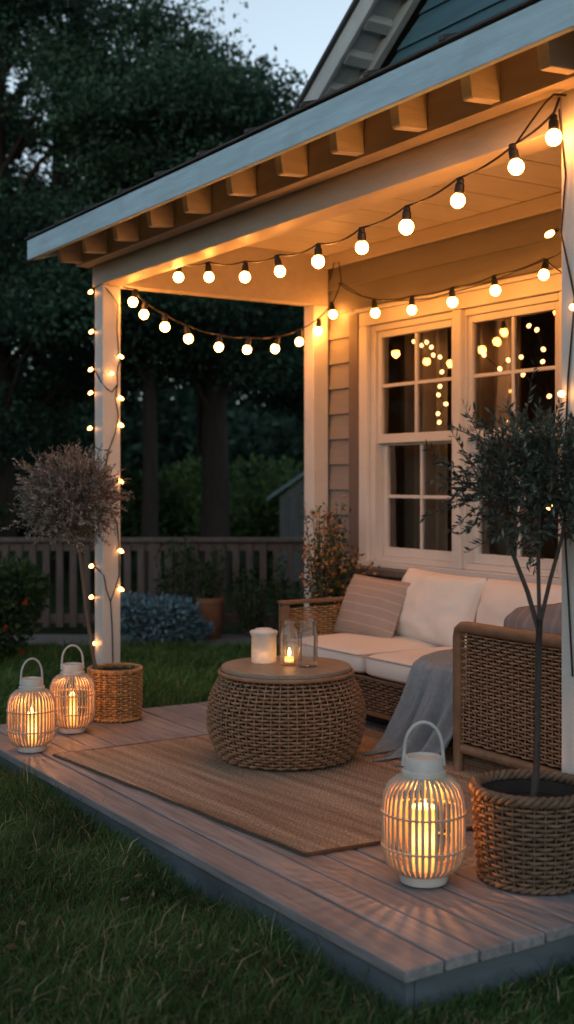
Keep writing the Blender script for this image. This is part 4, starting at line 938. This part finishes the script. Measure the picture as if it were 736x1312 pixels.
# olive tree in the right basket: one stem that forks into three
ob = (BRX + 0.01, BRY - 0.01, 0.215)
f0 = Vector((BRX + 0.035, BRY + 0.0, 0.78))
def P3(dx, dy, z): return (BRX + dx, BRY + dy, z)
little_tree('olive_tree', 'dark olive tree with forked stem and airy crown in the braided rim basket', ob,
            [ob, P3(.018, .0, .35), P3(.022, .0, .55), P3(.026, .0, .70), P3(.03, .0, .80)], [0.0115, 0.0105, 0.010, 0.0105, 0.010],
            [([P3(.028, 0, .76), P3(.0, -.02, .88), P3(-.035, -.05, 1.00), P3(-.05, -.07, 1.22)], [0.008, 0.0075, 0.007, 0.004]),
             ([P3(.03, 0, .78), P3(.045, .03, .92), P3(.075, .05, 1.05), P3(.09, .07, 1.25)], [0.007, 0.0065, 0.006, 0.003]),
             ([P3(.03, 0, .78), P3(.025, .0, .95), P3(.02, .01, 1.1), P3(.03, .02, 1.35)], [0.0065, 0.006, 0.005, 0.003])],
            [dict(cen=P3(0.005, 0.02, 1.185), rad=(0.19, 0.19, 0.20), n_tw=170, tw_len=0.14, n_leaf=20, ln=0.030, wd=0.0085, spread=0.55, up=0.35, inner=0.08),
             dict(cen=P3(-0.075, -0.075, 1.22), rad=(0.13, 0.13, 0.13), n_tw=60, tw_len=0.13, n_leaf=18, ln=0.030, wd=0.0085, spread=0.5, up=0.25, inner=0.2),
             dict(cen=P3(0.075, 0.04, 1.27), rad=(0.14, 0.14, 0.12), n_tw=60, tw_len=0.14, n_leaf=18, ln=0.030, wd=0.0085, spread=0.45, up=0.5, inner=0.2),
             dict(cen=P3(-0.02, 0.0, 1.30), rad=(0.12, 0.12, 0.11), n_tw=26, tw_len=0.13, n_leaf=18, ln=0.030, wd=0.0085, spread=0.4, up=0.8, inner=0.4)], M['olive'], M['olivestem'])

# ---- flowering plant behind the left sofa arm
def pot(name_parent, loc, r, h, m, taper=0.78):
    o = obj('pot', MB().lathe([(r * taper, 0), (r * taper + .003, 0.004), (r * 0.97, h * 0.86), (r * 1.06, h * 0.87), (r * 1.06, h), (r * 0.93, h), (r * 0.9, h * 0.88), (0.001, h * 0.86)], 36), m, name_parent, auto=40)
    return o
fp = (-5.93, 4.09, 0.002)
t = thing('flowering_plant', 'tall orange flowering plant by the back post behind the sofa arm', 'plant', fp)
pot(t, None, 0.15, 0.34, M['darkpot'])
st = MB(); LL = []; PP = []
for i in range(52):
    a = RNG.uniform(0, 2 * PI); sp_ = RNG.uniform(0.0, 0.15); hh = RNG.uniform(0.65, 1.13) if i > 9 else RNG.uniform(0.5, 0.8)
    if i <= 9: sp_ += 0.09
    tip = np.array([sp_ * math.cos(a) + (0.10 if i % 5 == 0 and hh < .85 else 0) * 1.0, sp_ * math.sin(a) + (0.12 if i % 5 == 0 and hh < .85 else 0), hh])
    b = np.array([0.05 * math.cos(a), 0.05 * math.sin(a), 0.30]); pts = [b + (tip - b) * s + np.array([0, 0, 0.04 * math.sin(PI * s)]) for s in (0, .3, .6, 1)]
    st.tube(pts, [0.004, 0.0035, 0.003, 0.0015], 5)
    n = 60; s = RNG.uniform(0.15, 1, n); c = b + (tip - b) * s[:, None] + RNG.normal(size=(n, 3)) * 0.018
    LL.append(leaves_np(c, RNG.normal(size=(n, 3)) + np.array([0, 0, .2]), RNG.uniform(0.018, 0.038, n), RNG.uniform(0.009, 0.016, n)))
    m = 7; s = RNG.uniform(0.35, 1.02, m); c = b + (tip - b) * s[:, None] + RNG.normal(size=(m, 3)) * 0.025
    for q in c:
        k = 6; dr = unit(RNG.normal(size=3) + np.array([0.3, -0.5, 0.3])); e1 = unit(np.cross(dr, [0.3, 0.2, 1])); e2 = np.cross(dr, e1)
        an = np.arange(k) * 2 * PI / k
        dd = e1 * np.cos(an)[:, None] + e2 * np.sin(an)[:, None] + dr * 0.45
        PP.append(leaves_np(np.repeat(q[None], k, 0), dd, np.full(k, RNG.uniform(0.013, 0.021)), np.full(k, 0.014)))
obj('stem', st, M['stem'], t); obj('foliage', np_mesh('foliage', np.concatenate(LL), 4), M['shrub'], t); obj('flowers', np_mesh('flowers', np.concatenate(PP), 4), M['petal'], t)
# dark stoneware pot with a young plant at the sofa's outer corner
t = thing('potted_plant', 'small green plant in a charcoal pot left of the sofa arm', 'plant', (-5.86, 3.83, 0.002))
pot(t, None, 0.085, 0.36, M['darkpot'], 0.9)
c = np.repeat(np.array([[0, 0, 0.36]]), 120, 0) + RNG.normal(size=(120, 3)) * np.array([0.03, 0.03, 0.02])
LL = [leaves_np(c, RNG.normal(size=(120, 3)) + np.array([0, 0, 0.9]), RNG.uniform(0.03, 0.07, 120), RNG.uniform(0.012, 0.022, 120))]
obj('foliage', np_mesh('foliage', np.concatenate(LL), 4), M['shrub'], t)

# ================================================================ GARDEN
# fence across the back of the lawn
FT = 10.9
fence = thing('picket_fence', 'grey brown wooden picket fence along the back of the lawn', 'fence', garden(FT, 0), math.atan2(RY, RX))
def fpart(name, mb, m, **k): return obj(name, mb, m, fence, **k)
mb = MB().box((-6.0, -0.075, 0.815), (1.6, 0.075, 0.853)).box((-6.0, -0.022, 0.735), (1.6, 0.022, 0.812))
fpart('top_rail', mb, M['fence'], bevel=0.006)
fpart('bottom_rail', MB().box((-6.0, -0.022, 0.085), (1.6, 0.022, 0.165)), M['fence'], bevel=0.005)
u = -5.95; i = 0
while u < 1.6:
    if i % 16 == 7: fpart('post', MB().box((u - .05, -.05, -0.1), (u + .05, .05, 0.812)), M['fence'], bevel=0.005)
    else: fpart('picket', MB().box((u - .031, -.045, 0.05), (u + .031, -.0235, 0.80 + random.uniform(-.01, .01))), M['fence'], bevel=0.004)
    u += 0.122; i += 1

def bush(name, label, cen, rad, n, ln, wd, m, lumps=9, flower=None, group=None, nfl=0):
    t = thing(name, label, 'shrub', (cen[0], cen[1], GZ), group=group)
    LL = []; st = MB(); R = np.array(rad)
    ctr = [np.zeros(3)] + [unit(RNG.normal(size=3)) * np.array([1, 1, 0.7]) * R * 0.62 for _ in range(lumps)]
    for c0 in ctr:
        k = n // len(ctr); d = unit(RNG.normal(size=(k, 3))); rr = (RNG.uniform(0.25, 1, k) ** 0.5)[:, None] * R * (0.45 if c0.any() else 0.75)
        p = c0 + d * rr; p[:, 2] += R[2] * 0.95
        p[:, 2] = np.maximum(p[:, 2], 0.03)
        LL.append(leaves_np(p, d + RNG.normal(size=(k, 3)) * 0.7 + np.array([0, 0, .4]), ln * RNG.uniform(.6, 1.2, k), wd * RNG.uniform(.7, 1.2, k)))
        st.tube([(0, 0, 0), tuple(c0 * 0.5 + np.array([0, 0, R[2] * 0.6])), tuple(c0 + np.array([0, 0, R[2] * 0.95]))], [0.014, 0.009, 0.004], 5)
    obj('foliage', np_mesh('foliage', np.concatenate(LL), 4), m, t); obj('stem', st, M['stem'], t)
    if flower:
        for _ in range(nfl):
            d = unit(RNG.normal(size=3) + np.array([0.4, -0.4, 0.4])); p = d * R * 0.98 + np.array([0, 0, R[2] * 0.95]); p[2] = max(p[2], .1); k = 6
            obj('flower', np_mesh('flower', leaves_np(np.repeat(p[None], k, 0), unit(RNG.normal(size=(k, 3))), np.full(k, 0.035), np.full(k, 0.028)), 4), flower, t)
    return t
g = garden(9.95, -1.13); bush('blue_shrub', 'rounded blue grey shrub in front of the fence right of the post', g, (0.42, 0.42, 0.25), 5200, 0.05, 0.026, M['bluebush'], 12)
g = garden(10.05, -0.82); bush('blue_shrub', 'low trailing blue grey shrub between the round blue shrub and the terracotta pot', g, (0.22, 0.22, 0.12), 1500, 0.045, 0.024, M['bluebush'], 7)
g = garden(9.0, -2.22); bush('flowering_shrub', 'large dark shrub with orange flowers at the left end of the fence', g, (0.46, 0.46, 0.48), 7000, 0.06, 0.03, M['shrub'], 14, M['redpetal'], nfl=26)
# terracotta pot with a tall leafy plant
g = garden(10.45, -0.665, GZ + 0.007)
t = thing('potted_plant', 'leafy climber in a tall terracotta pot against the fence', 'plant', g)
pot(t, None, 0.115, 0.35, M['terracotta'])
st = MB(); LL = []
for i in range(14):
    a = RNG.uniform(0, 2 * PI); tip = np.array([0.13 * math.cos(a), 0.13 * math.sin(a), RNG.uniform(.55, .82)]); b = np.array([0.04 * math.cos(a), .04 * math.sin(a), .3])
    st.tube([b, (b + tip) / 2, tip], [.005, .004, .002], 5); n = 40; s = RNG.uniform(.1, 1, n)
    LL.append(leaves_np(b + (tip - b) * s[:, None] + RNG.normal(size=(n, 3)) * .02, RNG.normal(size=(n, 3)), RNG.uniform(.03, .06, n), RNG.uniform(.015, .03, n)))
obj('stem', st, M['stem'], t); obj('foliage', np_mesh('foliage', np.concatenate(LL), 4), M['shrub'], t)
def stemplant(label, g, n, h, spread, name='climbing_plant'):
    t = thing(name, label, 'plant', g); st = MB(); LL = []
    for i in range(n):
        a = RNG.uniform(0, 2 * PI); tip = np.array([spread * math.cos(a), spread * math.sin(a), h * RNG.uniform(.6, 1.1)]); b = np.array([0.05 * math.cos(a), .05 * math.sin(a), 0.0])
        st.tube([b, (b + tip) / 2, tip], [.006, .005, .002], 5); k = 60; s = RNG.uniform(.12, 1, k)
        LL.append(leaves_np(b + (tip - b) * s[:, None] + RNG.normal(size=(k, 3)) * .03, RNG.normal(size=(k, 3)) + np.array([0, 0, .2]), RNG.uniform(.03, .07, k), RNG.uniform(.015, .035, k)))
    obj('stem', st, M['stem'], t); obj('foliage', np_mesh('foliage', np.concatenate(LL), 4), M['shrub'], t)
stemplant('tall leafy plant in front of the fence behind the round blue shrub', garden(10.55, -0.98), 16, 0.85, 0.16)
stemplant('leafy plant in front of the fence just left of the back post', garden(10.55, 0.02), 14, 0.62, 0.15)
stemplant('sparse leafy plant in front of the fence midway between pot and back post', garden(10.6, -0.32), 9, 0.7, 0.13)

# trees
def big_tree(label, t_, u_, trunk_r, h0, rad, cz, n_cl, leaf_n, ls, m, flat=0.30, lean=0.0, cl_r=0.75, group='tall trees beyond the fence', sprays=0):
    base = garden(t_, u_); t = thing('tree', label, 'tree', base, group=group)
    R = np.array(rad); cs_ = []
    while len(cs_) < n_cl:
        d = unit(RNG.normal(size=3)) * RNG.uniform(0.25, 1) ** 0.5
        p = d * R + np.array([lean, 0, cz])
        if p[2] < h0: continue
        cs_.append(p)
    mb = MB(); top = np.array([lean * 0.8, 0, cz + R[2] * 0.6])
    tp = [np.array([0, 0, -0.1]), np.array([0.02, 0.03, h0 * 0.5]), np.array([lean * .2 - .05, 0.05, h0]), np.array([lean * 0.5, 0, cz]), top]
    mb.tube(tp, [trunk_r * 1.25, trunk_r, trunk_r * 0.9, trunk_r * 0.55, trunk_r * 0.15], 10)
    LL = []
    for c in cs_:
        zz = max(h0 * 0.8, c[2] - np.hypot(c[0], c[1]) * 0.55); f = min(1, zz / top[2]); b = np.array([lean * f * 0.8, 0, zz])
        md = (b + c) / 2 + np.array([0, 0, 0.25])
        mb.tube([b, md, c], [trunk_r * 0.24, trunk_r * 0.15, 0.012], 5)
        k = int(leaf_n * RNG.uniform(.6, 1.3)); rr = cl_r * RNG.uniform(.7, 1.35)
        p = np.clip(RNG.normal(size=(k, 3)), -1.75, 1.75) * np.array([rr, rr, rr * flat]) * 0.55 + c
        LL.append(leaves_np(p, RNG.normal(size=(k, 3)), ls * RNG.uniform(.6, 1.3, k), ls * 0.5 * RNG.uniform(.7, 1.3, k)))
    for _ in range(sprays):                       # loose shoots that break the outline
        d = unit(RNG.normal(size=3) + np.array([0, 0, 0.7])); a = d * R * 0.8 + np.array([lean, 0, cz]); b = d * R * RNG.uniform(1.05, 1.3) + np.array([lean, 0, cz + 0.25])
        mb.tube([a, (a + b) / 2 + np.array([0, 0, -.05]), b], [0.02, 0.012, 0.005], 4)
        k = 330; f = RNG.uniform(0, 1.05, k)[:, None]; p = a + (b - a) * f + np.clip(RNG.normal(size=(k, 3)), -1.5, 1.5) * 0.12 * (1.15 - f * 0.7)
        LL.append(leaves_np(p, (b - a)[None] * 0.8 + RNG.normal(size=(k, 3)) * 0.7, ls * RNG.uniform(.6, 1.3, k), ls * 0.5 * RNG.uniform(.7, 1.3, k)))
    obj('trunk', mb, M['bark'], t, smooth=True); obj('crown', np_mesh('crown', np.concatenate(LL), 4), m, t)
    return t
big_tree('dark tree with a slim trunk, just right of the front post', 15.0, -1.73, 0.10, 2.3, (2.0, 2.0, 2.3), 4.6, 34, 1500, 0.078, M['leaf'], cl_r=.8)
big_tree('dark tree with a thick trunk, midway between the two left porch posts', 16.0, -0.98, 0.19, 2.2, (2.4, 2.4, 2.2), 4.6, 36, 1500, 0.078, M['leaf'], cl_r=.8)
big_tree('tall dark tree at the far left edge, topping out of the picture', 15.5, -3.7, 0.2, 1.2, (2.6, 2.4, 4.4), 5.2, 50, 1500, 0.082, M['leaf'], cl_r=.8, sprays=34)
big_tree('tall dark tree rising behind the left end of the porch roof', 18.5, -3.5, 0.2, 2.0, (2.2, 2.4, 4.2), 6.0, 24, 1400, 0.092, M['leaf'], cl_r=.85, sprays=30)
big_tree('rounder dark tree showing over the middle of the porch roof', 20.0, -1.35, 0.2, 2.0, (2.3, 2.3, 2.4), 5.0, 36, 1400, 0.092, M['leaf'], cl_r=.8, sprays=40)
big_tree('dark tree whose top shows left of the house gable', 22.0, 0.7, 0.2, 2.0, (2.5, 2.5, 2.2), 4.5, 60, 1400, 0.092, M['leaf'], cl_r=.7)
big_tree('dim tree behind the left shrub, low branched', 19.0, -5.2, 0.2, 0.8, (2.6, 2.4, 4.0), 3.6, 20, 900, 0.12, M['leaf'], cl_r=.8)
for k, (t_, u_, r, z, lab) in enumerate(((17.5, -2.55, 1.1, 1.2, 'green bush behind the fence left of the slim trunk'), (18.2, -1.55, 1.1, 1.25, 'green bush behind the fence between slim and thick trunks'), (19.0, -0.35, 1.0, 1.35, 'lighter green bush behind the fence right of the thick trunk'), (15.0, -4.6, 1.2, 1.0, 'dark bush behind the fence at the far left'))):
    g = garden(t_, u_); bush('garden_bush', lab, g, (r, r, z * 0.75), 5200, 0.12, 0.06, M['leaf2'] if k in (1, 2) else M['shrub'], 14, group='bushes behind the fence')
# neighbour's little outbuilding, seen just left of the back post
sg = garden(16.5, 0.35)
shed = thing('garden_shed', 'small dark shed with a blue grey pitched roof beyond the fence', 'shed', sg, math.atan2(RY, RX))
mb = MB()
for i in range(14): mb.box((-0.45 + i * 0.13, -0.02, 0), (-0.45 + i * 0.13 + 0.125, 1.5, 1.15))
obj('wall', mb, M['shed'], shed)
mb = MB().prism([(-0.62, -0.1, 1.10), (-0.62, 1.65, 1.10), (0.45, 1.65, 1.85), (0.45, -0.1, 1.85)], (0.0, 0, 0.05)).prism([(1.52, -0.1, 1.10), (0.452, -0.1, 1.85), (0.452, 1.65, 1.85), (1.52, 1.65, 1.10)], (0, 0, 0.05))
obj('roof', mb, M['shedroof'], shed)
obj('gable', MB().prism([(-0.45, 0.0, 1.151), (1.35, 0.0, 1.151), (0.45, 0.0, 1.80)], (0, 0.02, 0)), M['shed'], shed)
# far wood as one dark mass
LL = []
for _ in range(150):
    u_ = RNG.uniform(-10, 6); t_ = RNG.uniform(27, 33); h = RNG.uniform(0.2, 1) * (3.4 if u_ < -1.2 else 2.6) * (1.0 + 0.15 * math.sin(u_ * 2))
    k = 420; c = np.array(garden(t_, u_)); c[2] += h
    p = c + RNG.normal(size=(k, 3)) * np.array([0.75, 0.75, 0.5])
    LL.append(leaves_np(p, RNG.normal(size=(k, 3)), 0.32 * RNG.uniform(.6, 1.3, k), 0.17 * RNG.uniform(.6, 1.3, k)))
o = obj('far_woodland', np_mesh('far_woodland', np.concatenate(LL), 4), M['leaf']); o['kind'] = 'stuff'
tag(o, 'dark mass of distant woodland behind the garden', 'woodland')

# out-of-view foliage belt, added to darken what the window panes mirror
LL = []
hp_ = [(-15.5, 1.0), (-18, -4), (-17, -10), (-10, -14), (0, -15), (8, -12)]
for _ in range(260):
    q = RNG.uniform(0, len(hp_) - 1.001); i = int(q); f = q - i
    c = np.array([hp_[i][0] * (1 - f) + hp_[i + 1][0] * f, hp_[i][1] * (1 - f) + hp_[i + 1][1] * f, RNG.uniform(0, 1) ** 0.8 * (5.6 if q < 2.5 else 3.6)]) + RNG.normal(size=3) * np.array([.6, .6, .2])
    k = 260; p = c + RNG.normal(size=(k, 3)) * np.array([0.7, 0.7, 0.5])
    LL.append(leaves_np(p, RNG.normal(size=(k, 3)), 0.34 * RNG.uniform(.6, 1.3, k), 0.2 * RNG.uniform(.6, 1.3, k)))
o = obj('unseen_hedge', np_mesh('unseen_hedge', np.concatenate(LL), 4), M['leaf']); o['kind'] = 'stuff'
tag(o, 'unseen dark foliage belt, added to darken the window reflections', 'hedge')

# ================================================================ SKY, DUSK LIGHT, CAMERA
w = bpy.data.worlds.new('World'); sc.world = w; w.use_nodes = True
nt_ = w.node_tree; bg = nt_.nodes['Background']
sky = nt_.nodes.new('ShaderNodeTexSky'); sky.sky_type = 'NISHITA'; sky.sun_disc = False
sun_el, sun_az = math.radians(6), math.radians(150)
sky.sun_elevation = sun_el; sky.sun_rotation = sun_az
sky.air_density = 1.0; sky.dust_density = 0.3; sky.ozone_density = 4.0
tint = nt_.nodes.new('ShaderNodeMix'); tint.data_type = 'RGBA'; tint.blend_type = 'MULTIPLY'; tint.inputs[0].default_value = 1.0
tint.inputs[7].default_value = (2.6, 2.58, 2.28, 1)
hs = nt_.nodes.new('ShaderNodeHueSaturation'); hs.inputs['Saturation'].default_value = 0.50; nt_.links.new(sky.outputs[0], hs.inputs['Color'])
nt_.links.new(hs.outputs[0], tint.inputs[6]); nt_.links.new(tint.outputs[2], bg.inputs[0])
bg.inputs[1].default_value = 0.15
sl = bpy.data.lights.new('dusk_sun', 'SUN'); sl.energy = 0.03; sl.angle = math.radians(25); sl.color = (0.8, 0.88, 1.0)
so = bpy.data.objects.new('dusk_sun', sl); C.objects.link(so)
sd = Vector((-math.sin(sun_az) * -1 * math.cos(math.radians(12)), math.cos(sun_az) * math.cos(math.radians(12)), math.sin(math.radians(12))))
so.rotation_euler = sd.to_track_quat('Z', 'Y').to_euler()

cam = bpy.data.cameras.new('camera'); co = bpy.data.objects.new('camera', cam); C.objects.link(co)
co.location = (0, 0, EYE)
co.rotation_euler = Vector((-FX, -FY, 0)).to_track_quat('Z', 'Y').to_euler()
cam.sensor_fit = 'VERTICAL'; cam.sensor_height = 36; cam.sensor_width = 36 * 736 / 1312; cam.lens = 1547 / 1312 * 36
cam.shift_y = -39 / 1312; cam.clip_start = 0.05; cam.clip_end = 500
cam.dof.use_dof = True; cam.dof.focus_distance = 4.6; cam.dof.aperture_fstop = 2.2
sc.camera = co
sc.render.engine = 'CYCLES'
sc.view_settings.view_transform = 'Standard'; sc.view_settings.look = 'None'; sc.view_settings.exposure = 0; sc.view_settings.gamma = 1
cy = sc.cycles
cy.use_denoising = True
try: cy.denoiser = 'OPENIMAGEDENOISE'; cy.denoising_input_passes = 'RGB_ALBEDO_NORMAL'
except Exception: pass
cy.max_bounces = 8; cy.diffuse_bounces = 4; cy.glossy_bounces = 4; cy.transmission_bounces = 6; cy.transparent_max_bounces = 24
cy.sample_clamp_indirect = 6.0; cy.caustics_reflective = False; cy.caustics_refractive = False
